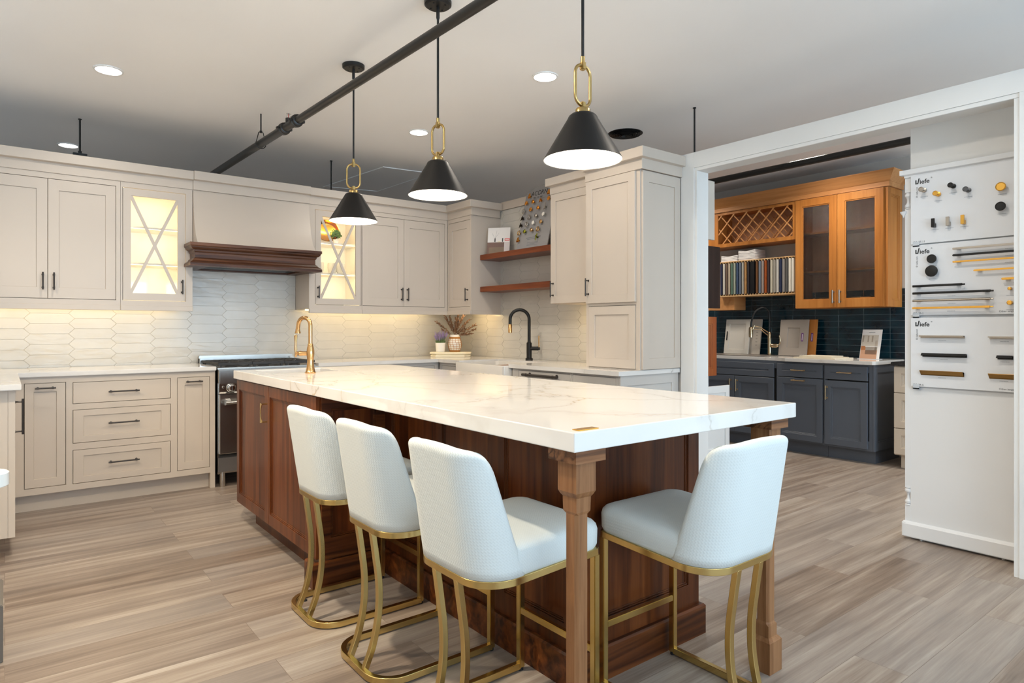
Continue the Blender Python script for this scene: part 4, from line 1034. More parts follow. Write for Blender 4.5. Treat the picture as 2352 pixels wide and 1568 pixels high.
h = MB(); h.tube([(pz(Y) - .010, Y, ZP + .052), (pz(Y) - .012, Y, ZP + .066), (pz(Y) - .003, Y, ZP + .080)], .0016, 6); h.tube([(pz(Y) + .010, Y, ZP + .052), (pz(Y) + .012, Y, ZP + .066), (pz(Y) + .003, Y, ZP + .080)], .0016, 6); h.lathe([(0, .080), (.014, .080), (.015, .082), (0, .083)], (pz(Y), Y, ZP), 14)
h = h.build('sprinkler_head', M['steel'], t, smooth=True)
MB().tube([(pz(Y), Y, ZP + .054), (pz(Y), Y, ZP + .079)], .0022, 8).build('glass_bulb', plain('red_glass', srgb(200, 40, 40), .2), h)
def hanger(Y, label):
    t = thing('pipe_hanger', label, 'pipe hanger', (pz(Y), Y, ZP))
    MB().tube([(0, 0, .085), (0, 0, CEIL - ZP)], .005, 8).build('threaded_rod', M['black'], t, smooth=True)
    loop = [(.036 * math.cos(a), 0, .036 * math.sin(a)) for a in [R(150) + i * R(240) / 16 for i in range(17)]]
    MB().tube([(0, 0, .088), (-.016, 0, .082)] + loop + [(.016, 0, .082), (0, 0, .088)], .003, 8).build('clevis_loop', M['black'], t, smooth=True)
    MB().lathe([(.0, .078), (.010, .080), (.010, .094), (0, .096)], (0, 0, 0), 10).build('nut', M['black'], t, smooth=True)
hanger(4.90, 'thin black rod and wire loop carrying the sprinkler pipe')
def rod(x, y, z0, label, bracket=False):
    t = thing('ceiling_rod', label, 'rod', (x, y, 0))
    MB().tube([(0, 0, z0), (0, 0, CEIL)], .0065, 8).build('rod', M['black'], t, smooth=True)
    MB().lathe([(.012, CEIL - .006), (.012, CEIL - .0002)], (0, 0, 0), 12).build('flange', M['black'], t)
    if bracket:
        mb = MB(); mb.rbox(-.045, .045, -.02, .02, z0 - .03, z0 - .006, .002); mb.lathe([(.012, z0 - .012), (.012, z0 + .012)], (0, 0, 0), 10); mb.build('bracket', M['black'], t)
rod(.448, 5.862, 2.515, 'thin black ceiling rod with a small bracket above the left wall cabinets', True)
rod(2.424, 5.862, TOP, 'thin black ceiling rod holding the partition behind the farthest pendant')
rod(3.89, 2.850, 2.4225, 'thin black ceiling rod standing on the header of the wide opening')
def downlight(x, y, label, r=.070):
    t = thing('recessed_light', label, 'ceiling light', (x, y, CEIL), 0, 'recessed ceiling lights')
    MB().lathe([(r + .012, -.0005), (r + .010, -.006), (r, -.008), (r, -.0005)], (0, 0, 0), 36).build('trim_ring', M['trimw'], t, smooth=True)
    MB().lathe([(0, -.004), (r, -.004), (r, -.0015), (0, -.0015)], (0, 0, 0), 36).build('lens', M['lensglow'], t)
    area('downlight', (x, y, CEIL - .012), (0, 0, 0), .13, .13, P_DOWN, NEUT, 150, 'DISK')
downlight(.500, 4.638, 'recessed ceiling light at the upper left, over the floor before the range')
downlight(.433, 6.759, 'recessed ceiling light seen just over the left wall cabinets')
downlight(2.625, 4.571, 'recessed ceiling light between the far and middle pendants')
downlight(2.668, 3.072, 'recessed ceiling light left of the nearest pendant')
for x, y in ((.3, 2.4), (-.9, 3.4), (2.75, 1.3)): area('downlight', (x, y, CEIL - .012), (0, 0, 0), .13, .13, P_DOWN * (4.6 if x < 1 else 1.2), WARM if x < 1 else NEUT, 150, 'DISK')  # unseen lamps added without fixtures, left pair boosted to warm the floor
t = thing('ceiling_vent', 'round black ceiling vent with concentric rings behind the nearest pendant', 'vent', (3.965, 3.575, CEIL))
MB().lathe([(.120, -.004), (.140, -.002), (.140, -.0005), (.120, -.0005)], (0, 0, 0), 40).build('rim', M['black'], t, smooth=True)
MB().lathe([(.0, -.0015), (.12, -.0015), (.12, -.0005), (0, -.0005)], (0, 0, 0), 40).build('throat', M['ink'], t)
for k in range(6):
    r = .022 + k * .018; MB().lathe([(r, -.002), (r + .010, -.012 - .002 * (5 - k)), (r + .012, -.012 - .002 * (5 - k)), (r + .003, -.002)], (0, 0, 0), 36).build('louver_ring', M['black'], t, smooth=True)
q = [(2.909, 5.758), (3.46, 5.688), (3.408, 6.854), (2.794, 6.984)]
mb = MB(); cx, cy = sum(p[0] for p in q) / 4, sum(p[1] for p in q) / 4
inn = [(cx + (x - cx) * .86, cy + (y_ - cy) * .93) for x, y_ in q]
mb.ring_loft([[(x, y_, CEIL - .0005) for x, y_ in q], [(x, y_, CEIL - .008) for x, y_ in q], [(x, y_, CEIL - .008) for x, y_ in inn], [(x, y_, CEIL - .0005) for x, y_ in inn]], False, False)
o = mb.build('ceiling_hatch_frame', M['ceiling'])
t = thing('ceiling_hatch', 'square framed access hatch in the ceiling above the far corner', 'hatch', (0, 0, 0)); o.name = 'hatch_frame'; o.parent = t
MB().ring_loft([[(x, y_, CEIL - .0005) for x, y_ in inn], [(x, y_, CEIL - .004) for x, y_ in inn]]).build('hatch_panel', M['ceiling'], t)
for x, y in SHOP: area("shop_fill", (x, y, CEIL - .012), (0, 0, 0), .56, .56, P_SHOP, (1, .97, .92), 170)  # added fill, bare lights without fixtures

TR = (PI / 2, 0, 0)
# ------------------------------------------------------------------ corner still life
t = thing('display_riser', 'cream eight-sided moulded plinth in the counter corner under the vase', 'plinth', (3.535, 5.515, .9065), R(-38 + 0))
def octo(a, b, c, z): return [(-a + c, -b, z), (a - c, -b, z), (a, -b + c, z), (a, b - c, z), (a - c, b, z), (-a + c, b, z), (-a, b - c, z), (-a, -b + c, z)]
MB().ring_loft([octo(.195, .105, .055, 0), octo(.198, .108, .055, .006), octo(.198, .108, .055, .017), octo(.188, .098, .055, .022), octo(.190, .100, .055, .026), octo(.205, .115, .055, .032), octo(.205, .115, .055, .043), octo(.198, .108, .055, .047)]).build('plinth_body', paint('cream_plinth', srgb(236, 226, 200), .5), t, bevel=.001)
c_, s_ = math.cos(R(-38)), math.sin(R(-38))
def onriser(u, v): return (3.535 + u * c_ - v * s_, 5.515 + u * s_ + v * c_, .9542)
t = thing('potted_lavender', 'artificial purple lavender in a plain white pot beside the rattan vase', 'plant', onriser(-.100, -.035))
MB().lathe([(0, 0), (.036, 0), (.040, .003), (.046, .082), (.043, .082), (.040, .074), (0, .072)], (0, 0, 0), 32).build('pot', M['ceramic'], t, smooth=True)
stem = MB(); fl = MB(); random.seed(3)
for _ in range(64):
    a, rr = random.uniform(0, 2 * PI), math.sqrt(random.random()) * .034; b = Vector((math.cos(a) * rr, math.sin(a) * rr, .072))
    out = Vector((math.cos(a), math.sin(a), 0)) * rr * random.uniform(.6, 1.3); h = random.uniform(.065, .115) * (1.15 - rr * 7)
    p = [b, b + out * .3 + Vector((0, 0, h * .5)), b + out + Vector((0, 0, h))]
    stem.tube(p, .0009, 4)
    d = (p[2] - p[1]).normalized(); q = p[2] - d * random.uniform(.025, .045)
    n_ = 7
    for k in range(n_):
        c = q + d * (k / n_) * (p[2] - q).length * 1.1; r_ = .0042 * (1 - k / n_ * .6)
        fl.lathe([(0, -.004), (r_, -.001), (r_ * .8, .003), (0, .005)], (c.x + random.uniform(-.001, .001), c.y + random.uniform(-.001, .001), c.z), 5)
for _ in range(150):
    a, rr = random.uniform(0, 2 * PI), random.uniform(.0, .038); b = Vector((math.cos(a) * rr, math.sin(a) * rr, .074)); d = Vector((math.cos(a) * .5 * rr / .03, math.sin(a) * .5 * rr / .03, 1)).normalized(); s = d.cross(Vector((random.random(), random.random(), .1))).normalized() * .002; l = random.uniform(.025, .055)
    stem.add([b - s, b + s, b + d * l], [(0, 1, 2)])
stem.build('leaves', plain('lavender_green', srgb(104, 132, 78), .6, 0, .3, 60), t); fl.build('flowers', plain('lavender_purple', srgb(158, 138, 182), .7, 0, .3, 80), t); t.scale = (1.12, 1.12, 1.12)
t = thing('vase', 'white vase netted in tan rattan holding dried brown grasses', 'vase', onriser(.040, .0))
prof = [(0, 0), (.044, 0), (.050, .010), (.064, .045), (.068, .075), (.064, .105), (.054, .135), (.049, .148), (.0485, .172), (.044, .172), (.044, .15)]
MB().lathe(prof, (0, 0, 0), 40).build('vase_body', M['ceramic'], t, smooth=True)
def vr(z):
    for (r0, z0), (r1, z1) in zip(prof[1:], prof[2:]):
        if z0 <= z <= z1 and z1 > z0: return r0 + (r1 - r0) * (z - z0) / (z1 - z0)
    return .049
rat = MB(); random.seed(5)
for k in range(13):
    a = 2 * PI * k / 13; rat.tube([((vr(z) + .002) * math.cos(a + .12 * math.sin(z * 40)), (vr(z) + .002) * math.sin(a + .12 * math.sin(z * 40)), z) for z in [.012 + i * .0125 for i in range(11)]], .0018, 5)
for z in (.036, .056, .076, .096, .116): rat.tube([((vr(z) + .003) * math.cos(2 * PI * k / 30), (vr(z) + .003) * math.sin(2 * PI * k / 30), z + .003 * math.sin(k * .9 + z * 100)) for k in range(30)], .0018, 5, closed=True)
for z0, z1 in ((.002, .018), (.134, .150)):
    z = z0
    while z < z1: rat.tube([((vr(z) + .003) * math.cos(2 * PI * k / 30), (vr(z) + .003) * math.sin(2 * PI * k / 30), z) for k in range(30)], .0024, 5, closed=True); z += .0045
rat.build('rattan_net', plain('rattan', srgb(190, 132, 66), .6, 0, .2, 60), t)
g = MB(); random.seed(11)
def sprig(direction, L, bend, leafn, width):
    d = Vector(direction).normalized(); p = Vector((random.uniform(-.02, .02), random.uniform(-.02, .02), .15)); pts = [tuple(p)]
    for i in range(8): d = (d + Vector(bend) * .1).normalized(); p = p + d * L / 8; pts.append(tuple(p))
    g.tube(pts, [.0017 - i * .00015 for i in range(9)], 5)
    for k in range(leafn):
        t_ = random.uniform(.25, 1.0); i = min(7, int(t_ * 8)); a_, b_ = Vector(pts[i]), Vector(pts[i + 1]); c = a_ + (b_ - a_) * random.random(); ax = (b_ - a_).normalized()
        s = ax.cross(Vector((random.uniform(-1, 1), random.uniform(-1, 1), random.uniform(-1, 1)))).normalized(); l = random.uniform(.02, .042); q = (ax + s * .7).normalized(); w_ = ax.cross(q).normalized() * width
        g.add([c, c + q * l * .5 + w_, c + q * l, c + q * l * .5 - w_ + s * .002], [(0, 1, 2, 3)])
right = Vector((.7875, -.6163, 0)); fw = Vector((.6163, .7875, 0))
for a, L, n_ in ((-.75, .235, 40), (-.42, .25, 46), (-.2, .265, 46), (.12, .27, 46), (.38, .25, 44), (.62, .24, 40), (.95, .235, 34), (1.15, .225, 34), (1.35, .19, 26), (-.95, .15, 26), (.0, .18, 44), (.3, .16, 44), (-.35, .16, 44), (.75, .14, 30), (-.1, .13, 40), (.15, .13, 40)):
    sprig(right * math.sin(a) + Vector((0, 0, math.cos(a))) + fw * random.uniform(-.45, .10), L, right * .35 * math.copysign(1, a) * (1 if abs(a) > .5 else .2), int(n_ * 1.5), .0052)
g.build('dried_grass', plain('dried_grass', srgb(160, 122, 94), .8, 0, .45, 50), t)

# ------------------------------------------------------------------ brochure and knob board on the upper shelf
t = thing('brochure', 'white kitchen brochure with a small red label standing on the upper wooden shelf', 'brochure', (3.600, 4.985, 1.8885), R(-52))
def leaning(t, tilt): e = bpy.data.objects.new('x', None)
def card(parent, W, Hh, th, tilt, m, name):
    o = MB().box(0, W, 0, th, 0, Hh).build(name, m, parent, bevel=.0006, seg=1); o.rotation_euler = (-tilt, 0, 0); return o
BW, BH = .218, .262
c = card(t, BW, BH, .004, R(10), M['paper'], 'cover'); yy = -.0006; c.scale = (1, 1, 1); KX = BW / .30
def patch(parent, x0, x1, z0, z1, m, d=.0005, name='print'):
    if parent.name == 'cover': x0, x1 = x0 * KX, x1 * KX
    return MB().box(x0, x1, -d, -.0001, z0, z1).build(name, m, parent)
patch(c, .0, .226, .004, .118, plain('photo_brown', srgb(118, 90, 80), .6, 0, .15), name='cover_photo')
patch(c, .024, .226, .004, .070, plain('photo_taupe', srgb(132, 112, 92), .6, 0, .15), .0008, name='cover_photo')
patch(c, .226, .2975, .004, .118, plain('photo_light', srgb(214, 204, 202), .7), name='cover_photo')
patch(c, .230, .2975, .132, .154, plain('label_red', srgb(214, 76, 76), .6), name='red_label')
patch(c, .238, .290, .140, .146, M['paper'], .0008, 'label_print')
for x, h in ((.093, .036), (.196, .036)): patch(c, x, x + .014, .122, .122 + h, M['ink'], name='cover_bottle')
for a, l in ((.6, .07), (.2, .08), (-.5, .06)): MB().tube([(.072, -.0004, .155), (.072 + l * math.sin(a) * .6, -.0004, .155 + l * .5), (.072 + l * math.sin(a), -.0004, .155 + l * math.cos(a))], .0006, 4).build('cover_stem', M['inkgrey'], c)
patch(c, .135, .175, .121, .125, plain('pale_yellow', srgb(214, 206, 150), .7), name='cover_bowl')
t = thing('sample_board', 'grey arched board of decorative brass and pewter knobs leaning on the upper shelf', 'knob board', (3.655, 4.612, 1.8885), R(-90))
AW, AH = .425, .602
out = [(0, 0), (AW, 0), (AW, AH - .075)] + [(AW / 2 + math.cos(a) * AW / 2, AH - .075 + math.sin(a) * .075) for a in [i * PI / 12 for i in range(1, 12)]] + [(0, AH - .075)]
b = MB().prism(out, 0, .010, 'y').build('board', plain('board_grey', srgb(150, 148, 148), .55, 0, .04), t, bevel=.001, seg=1); tilt = R(13.2); b.rotation_euler = (-tilt, 0, 0)
text_mesh('ACORN', .062, M['ink'], b, (.078, -.0006, .512), TR, sx=1.0)
text_mesh('MFG. CO. INC', .021, M['ink'], b, (.112, -.0006, .483), TR)
MB().box(.08, .29, -.0006, 0, .473, .4742).build('rule', M['ink'], b)
for x_, w_, z in ((.115, .20, .108), (.135, .16, .094)): MB().box(x_, x_ + w_, -.0006, 0, z, z + .006).build('small_print', M['inkgrey'], b)
for z in (.062, .050, .038): MB().box(.14, .29, -.0006, 0, z, z + .004).build('small_print', M['inkgrey'], b)
kb = [(4.537, 2.385), (4.272, 2.381), (4.26, 2.323), (4.47, 2.323), (4.367, 2.321), (4.568, 2.325), (4.486, 2.254), (4.383, 2.255), (4.289, 2.253), (4.582, 2.249), (4.292, 2.186), (4.585, 2.184), (4.487, 2.183), (4.392, 2.185), (4.414, 2.124), (4.309, 2.12), (4.590, 2.12), (4.505, 2.118), (4.595, 2.049), (4.515, 2.055), (4.421, 2.059), (4.331, 2.055), (4.590, 1.985), (4.332, 1.987)]
kk = 'cone cone flower disc star flower flower disc spike ring disc star ring disc disc disc star ring ring disc disc ring cone twig'.split()
km = 'copper copper copper copper copper copper copper copper nickel nickel ceramic dark nickel nickel ceramic fbrass dark nickel fbrass green fbrass fbrass copper green'.split()
M['copper'] = metal('copper_gold', srgb(226, 150, 62), .25); M['green'] = metal('green_brass', srgb(140, 138, 44), .3); M['dark'] = metal('dark_bronze', srgb(70, 60, 52), .4)
for (Y, Z), k, m in zip(kb, kk, km):
    x = (4.612 - Y) * 1.0 ; z = (Z - 1.8885) / math.cos(tilt) * 1.0; x = min(max(x, .02), AW - .02); z = min(z, AH - .03)
    mb = MB(); mb.lathe([(.006, 0), (.005, -.018), (.0, -.018)], (x, 0, z), 8, 'y')
    if k == 'disc': mb.lathe([(0, -.016), (.013, -.018), (.015, -.022), (.010, -.027), (0, -.028)], (x, 0, z), 16, 'y')
    elif k in ('star', 'flower'):
        n_ = 5 if k == 'star' else 6; r0, r1 = (.007, .022) if k == 'star' else (.012, .019)
        pg = [(x + (r1 if i % 2 == 0 else r0) * math.sin(i * PI / n_), z + (r1 if i % 2 == 0 else r0) * math.cos(i * PI / n_)) for i in range(2 * n_)]
        mb.ring_loft([[(a, -.017, c_) for a, c_ in pg], [(a, -.021, c_) for a, c_ in pg], [(x + (a - x) * .4, -.027, z + (c_ - z) * .4) for a, c_ in pg]])
    elif k == 'ring': mb.tube([(x + .012 * math.cos(2 * PI * i / 16), -.022, z + .016 * math.sin(2 * PI * i / 16)) for i in range(16)], .0042, 6, closed=True)
    elif k == 'cone': mb.ring_loft([[(x - .014, -.017, z - .016), (x + .014, -.017, z - .016), (x + .004, -.017, z + .022), (x - .004, -.017, z + .022)], [(x - .009, -.027, z - .012), (x + .009, -.027, z - .012), (x + .002, -.027, z + .016), (x - .002, -.027, z + .016)]])
    elif k == 'spike': mb.ring_loft([[(x - .010, -.018, z - .02), (x + .010, -.018, z - .02), (x + .002, -.018, z + .03), (x - .001, -.018, z + .03)], [(x - .006, -.024, z - .018), (x + .006, -.024, z - .018), (x + .001, -.024, z + .026), (x, -.024, z + .026)]])
    else: mb.tube([(x - .004, -.02, z - .026), (x, -.024, z), (x + .004, -.02, z + .026)], .004, 6); mb.tube([(x, -.024, z - .004), (x + .010, -.022, z + .014)], .003, 6); mb.tube([(x, -.024, z - .008), (x - .009, -.022, z + .010)], .003, 6)
    for i_, v_ in enumerate(mb.v): mb.v[i_] = (x + (v_[0] - x) * 1.25, v_[1], z + (v_[2] - z) * 1.25)
    mb.build('knob', M[m], b, smooth=35)

# ------------------------------------------------------------------ left edge of the picture
t = thing('display_table', 'white rounded table corner cut off by the left edge of the picture', 'table', (0, 0, 0))
MB().ring_loft([[(x, y, z) for x, y in rrect(-.42, .03 - i, -.42, .03 - i, .045, 6)] for z, i in ((.878, .002), (.880, 0), (.904, 0), (.906, .002))]).build('table_top', M['ceramic'], t, smooth=25)
t.location = (-.018, 1.652, 0); t.rotation_euler = (0, 0, R(-45)); t.location = (-.016, 1.650, 0)
MB().box(-.36, -.12, -.36, -.12, 0, .8778).build('cabinet_body', M['greige'], t)
o = MB().rbox(-.60, -.004, 2.935, 3.25, .0, .205, .004); o = o.build('floor_scale', [plain('taupe_steel', srgb(112, 106, 98), .4, .3)]); o.name = 'appliance_base'
tag(o, 'dark grey low appliance base at the bottom left edge on the floor', 'appliance')
MB().box(-.59, -.0035, 2.9352, 3.24, -.0, .055).v

# ------------------------------------------------------------------ hardware display wall
t = thing('hardware_display', 'white display panel with baseboard and turned edge, carrying three hardware boards', 'display panel', (4.040, 1.540, 0), R(-90))
mb = MB(); mb.box(.040, .95, 0, .019, .012, 2.055); mb.build('panel', M['displayw'], t)
mb = MB(); pf = [(0, .0125), (.016, .0125), (.018, .018), (.018, .085), (.012, .094), (.004, .100), (0, .100)]
mb.molding([(.004, .018), (.004, .0), (.95, 0)][1:], pf); mb.box(.0, .02, -.016, .018, .0125, .094); mb.build('baseboard', M['displayw'], t, bevel=.002)
mb = MB(); pf = [(0, 2.040), (.010, 2.044), (.012, 2.052), (.022, 2.060), (.024, 2.086), (0, 2.086)]
mb.molding([(.01, 0), (.95, 0)], pf); mb.box(-.010, .011, -.024, .018, 2.058, 2.086); mb.build('cap', M['displayw'], t, bevel=.002)
mb = MB()
for z0, z1 in ((.094, .190), (.288, 1.868), (1.962, 2.045)): mb.box(.012, .0405, -.001, .018, z0, z1)
for z0, z1 in ((.190, .288), (1.868, 1.962)):
    h = z1 - z0; mb.lathe([(.018, z0), (.013, z0 + .006), (.018, z0 + .012), (.018, z0 + .022), (.013, z0 + .028), (.008, z0 + h * .4), (.0075, z0 + h * .5), (.008, z0 + h * .6), (.013, z1 - .028), (.018, z1 - .022), (.018, z1 - .012), (.013, z1 - .006), (.018, z1)], (.026, .010, 0), 20)
mb.build('pilaster', M['displayw'], t, smooth=30)
MB().lathe([(0, 1.822), (.003, 1.822), (.006, 1.832), (.016, 1.846), (.018, 1.855), (0, 1.855)], (.004, .0, 0), 16).build('bracket', M['displayw'], t, smooth=True)
for x in (.09, .47, .85): MB().cyl((x, .009, 0), .007, .012, 10).build('glide', M['ceramic'], t)
def hboard(label, z0, z1, code, dx, oth):
    t = thing('hardware_board', label, 'hardware board', (4.0195, 1.492, 0), R(-90), None)
    MB().rbox(0, .86, 0, .006, z0, z1, .0012).build('board', M['boardw'], t)
    mb = MB(); mb.box(.012, .044, -.003, 0, z0 - .014, z0 + .014); mb.box(.012, .044, -.003, .018, z0 - .014, z0 - .008); mb.build('clip', M['clip'], t)
    text_mesh('V', .0001, M['ink'], t, (0, .003, z1 - .05), TR) if False else None
    zt = z1 - .048
    # wordmark: two strokes joined as a v, then iefe
    mb = MB().prism([(.024 + a, zt + b) for a, b in ((0, 0), (0, .023), (.006, .023), (.006, .006), (.0105, .006), (.0160, .031), (.0222, .031), (.0150, 0))], -.0007, 0, 'y')
    mb.build('wordmark_v', M['ink'], t)
    text_mesh('iefe', .033, M['ink'], t, (.0455, -.0005, zt), TR, 'wordmark', .0003, sx=1.05, bold=.0006)
    text_mesh('\u00ae', .010, M['inkgrey'], t, (.101, -.0005, zt + .022), TR)
    o = text_mesh('\u00a9 viefe.com', .0125, M['inkgrey'], t, (.036, -.0005, zt - .075), (PI / 2, R(-90), 0))
    text_mesh(code, .015, M['inkgrey'], t, (.014, -.0005, z0 + .006), TR)
    if oth: text_mesh('Other lengths available', .013, M['inkgrey'], t, (.412, -.0005, z0 + .010), TR)
    return t
M['boardw'] = plain('board_white', srgb(228, 230, 233), .35, 0, .02); M['clip'] = plain('frosted_clip', srgb(206, 212, 218), .2); M['inkpale'] = plain('ink_pale', srgb(168, 172, 178), .6)
X = lambda Y: 1.492 - (Y - .010)
def codelabel(t, x, z):
    mb = MB()
    for k in range(9): mb.box(x + k * .0042, x + k * .0042 + (.0032 if k % 3 else .0026), -.0004, 0, z, z + .0028)
    mb.build('code_print', M['inkpale'], t)
def disc_knob(t, Y, z, r, m, stem=.011, d=.030, base=.014):
    x = X(Y); mb = MB(); mb.lathe([(0, 0), (base, 0), (base, -.012 if base > .012 else -.003), (stem * .7, -.014), (stem * .7, -d + .003), (r, -d), (r, -d - .004), (r - .002, -d - .005), (r * .8, -d - .0035), (0, -d - .0035)], (x, 0, z), 28, 'y'); mb.build('knob', m, t, smooth=30); codelabel(t, x - .02, z - .036)
def bar(t, Y0, Y1, z, m, r=.0055, off=.026, post=True, lab=True, sq=True, stub=False):
    x0, x1 = X(Y0), X(Y1); mb = MB()
    if sq: mb.rbox(x0, x1, -off - r, -off + r, z - r, z + r, .0025)
    else: mb.tube([(x0, -off, z), (x1, -off, z)], r, 12)
    if stub: mb.tube([(x1 - .004, -off + .004, z), (x1 + .012, -off + .004, z)], r * .7, 8)
    for x in ((x0 + .022, x1 - .022) if post else ()): mb.rbox(x - .010, x + .010, -off, 0, z - r * .75, z + r * .75, .001)
    mb.build('pull', m, t, smooth=30)
    if lab: codelabel(t, (x0 + x1) / 2 - .02, z - .020)
t = hboard('top hardware board, mostly small knobs in gold, grey and black', 1.662, 2.044, 'DB-07-11', 0, False)
for Y, z, m in ((1.424, 1.958, M['nickel']), (1.355, 1.925, M['satin_gold']), (1.284, 1.957, M['black']), (1.215, 1.924, plain('dark_grey_metal', srgb(96, 96, 98), .4, .6))): disc_knob(t, Y + .008, z - .002, .0135, m, .006, .046, .0125)
disc_knob(t, 1.075, 1.912, .0225, M['satin_gold'], .020, .028, .014); disc_knob(t, 1.076, 1.812, .023, M['black'], .010, .028, .012)
for Y, z, m in ((1.382, 1.767, M['black']), (1.312, 1.767, M['nickel']), (1.243, 1.767, M['satin_gold'])):
    x = X(Y); mb = MB(); mb.prism([(0, z - .022), (0, z - .002), (-.020, z - .002), (-.020, z + .024), (-.032, z + .024), (-.032, z - .024), (-.004, z - .024)], x - .008, x + .008, 'x'); mb.build('hook', m, t, bevel=.0012); codelabel(t, x - .018, z - .036)
t = hboard('middle hardware board, long bar pulls in nickel, black and gold with two black discs', 1.264, 1.655, 'DB-03-1', 0, True)
for Y, z, r in ((1.390, 1.572, .024), (1.391, 1.505, .031)):
    x = X(Y); mb = MB(); mb.lathe([(0, 0), (.010, 0), (.010, -.010), (r * .7, -.012), (r, -.020), (r, -.023), (r * .9, -.0245), (0, -.0245)], (x, 0, z), 36, 'y'); mb.build('knob', M['black'], t, smooth=30); codelabel(t, x - .02, z - r - .012)
bar(t, 1.289, .80, 1.616, M['nickel']); bar(t, 1.289, .80, 1.581, M['black']); bar(t, 1.289, .80, 1.546, M['satin_gold'], .0045); bar(t, 1.194, .78, 1.494, M['satin_gold'], .0045)
bar(t, 1.073, .95, 1.443, M['satin_gold'], .0055); disc_knob(t, 1.040, 1.392, .008, M['satin_gold'], .008, .022, .007); disc_knob(t, 1.040, 1.321, .0115, M['satin_gold'], .012, .022, .010)
bar(t, 1.482, 1.245, 1.425, M['black'], .0062, sq=False, stub=True, lab=False); bar(t, 1.482, 1.119, 1.385, M['black'], .0062, sq=False, stub=True); bar(t, 1.482, 1.119, 1.344, M['nickel'], .0062, sq=False, stub=True); bar(t, 1.485, 1.120, 1.303, M['satin_gold'], .0055, stub=True)
t = hboard('bottom hardware board, six finger-edge pulls in nickel, black and bronze', .866, 1.250, 'DB-04-6', 0, True)
def edge(t, Y0, Y1, z, m, kind):
    x0, x1 = X(Y0), X(Y1)
    pr = {'L': [(0, z), (0, z - .014), (-.003, z - .014), (-.003, z - .003), (-.024, z - .003), (-.024, z - .007), (-.027, z - .007), (-.027, z)],
          'C': [(0, z + .006), (0, z - .014), (-.003, z - .014), (-.003, z + .001), (-.014, z + .002), (-.026, z - .008), (-.028, z - .005), (-.016, z + .007)],
          'V': [(0, z + .003), (0, z - .016), (-.003, z - .016), (-.004, z - .006), (-.028, z + .012), (-.030, z + .009), (-.006, z - .012)]}[kind]
    mb = MB().prism(pr, x0, x1, 'x'); mb.build('pull', m, t, bevel=.0006, seg=1); codelabel(t, (x0 + x1) / 2 - .02, z - .028)
BR = metal('antique_bronze', srgb(150, 112, 58), .32)
for Y0, Y1, z, m, k in ((1.451, 1.240, 1.152, M['nickel'], 'L'), (1.442, 1.230, 1.048, M['black'], 'C'), (1.448, 1.243, .948, BR, 'V'), (1.131, 1.000, 1.150, M['nickel'], 'L'), (1.096, 1.030, 1.046, M['black'], 'C'), (1.130, 1.005, .947, BR, 'V')): edge(t, Y0, Y1, z, m, k)

# ------------------------------------------------------------------ the kitchen display beyond the opening
XK = 5.95
def fr2(parent, h, m, name, **k): return front(parent, h[0], h[1], h[2], h[3], m, name, y=-.02, rail=.058, stile=.055, bead=.016, rec=.010, **k)
p, r = at_right(XK, 4.60)
t = thing('base_cabinet', 'slate blue sink base cabinet, farthest left of the blue run', 'cabinet', p, r)
carcass(t, 1.20, .565, .115, .872, M['blue'], [(.0, 1.20, .2, .8)], toe=(0, .0, .07))
fr2(t, (.36, 1.178, .712, .846), M['blue'], 'false_drawer')
for h, hx in (((.36, .742, .13, .704), .742 - .036), ((.746, 1.178, .13, .704), .746 + .034)): f = fr2(t, h, M['blue'], 'door'); pull(f, hx, .61, .125, True, M['pnickel'], y=-.02, r=.006)
fr2(t, (.0, .34, .13, .846), M['blue'], 'door')
p, r = at_right(XK, 3.398)
t = thing('base_cabinet', 'slate blue base cabinet with a pull at the top of its tall door', 'cabinet', p, r)
carcass(t, .468, .565, .115, .872, M['blue'], [(.02, .46, .2, .8)], toe=(0, .0, .07))
f = fr2(t, (.012, .458, .728, .852), M['blue'], 'drawer'); pull(f, .235, .793, .13, False, M['pnickel'], y=-.02, r=.006)
f = fr2(t, (.012, .458, .132, .720), M['blue'], 'door'); pull(f, .235, .697, .13, False, M['pnickel'], y=-.02, r=.006)
p, r = at_right(XK, 2.928)
t = thing('base_cabinet', 'slate blue end base cabinet with a side pull and panelled end', 'cabinet', p, r)
carcass(t, .415, .565, .115, .872, M['blue'], [(.02, .39, .2, .8)], toe=(0, .0, .07))
f = fr2(t, (.008, .382, .728, .852), M['blue'], 'drawer'); pull(f, .195, .793, .13, False, M['pnickel'], y=-.02, r=.006)
f = fr2(t, (.008, .382, .132, .716), M['blue'], 'door'); pull(f, .030, .605, .13, True, M['pnickel'], y=-.02, r=.006)
f = front(t, .0, .565, .115, .872, M['blue'], 'end_panel', rail=.07, stile=.06, bead=.012, rec=.011); f.location = (.4355, 0, 0); f.rotation_euler = (0, 0, R(90))
out = [(5.955, 4.75), (5.955, 3.42), (5.935, 3.34), (5.905, 3.29), (5.905, 2.495), (5.925, 2.475), (6.516, 2.475), (6.516, 4.75)]
mb = MB().prism(out, .8725, .9045)
o = mb.build('countertop', M['quartz'], bevel=.002); tag(o, 'white veined countertop on the slate blue cabinets', 'countertop')
o = MB().box(6.02, 6.33, 3.62, 4.32, .9048, .9085).build('sink_rim', plain('sink_grey', srgb(138, 128, 120), .3)); 
t = thing('sink', 'shallow grey sink rim set in the counter above the blue sink cabinet', 'sink', (6.175, 3.97, 0)); o.parent = t; o.location = (-6.175, -3.97, 0)
MB().plate(6.01, 6.34, 3.61, 4.33, 0, .004, [(6.03, 6.32, 3.63, 4.31)]).build('rim_frame', M['steel'], t)
_o = [c for c in t.children if c.name.startswith('rim')][0]; _o.location = (-6.175, -3.97, 0)
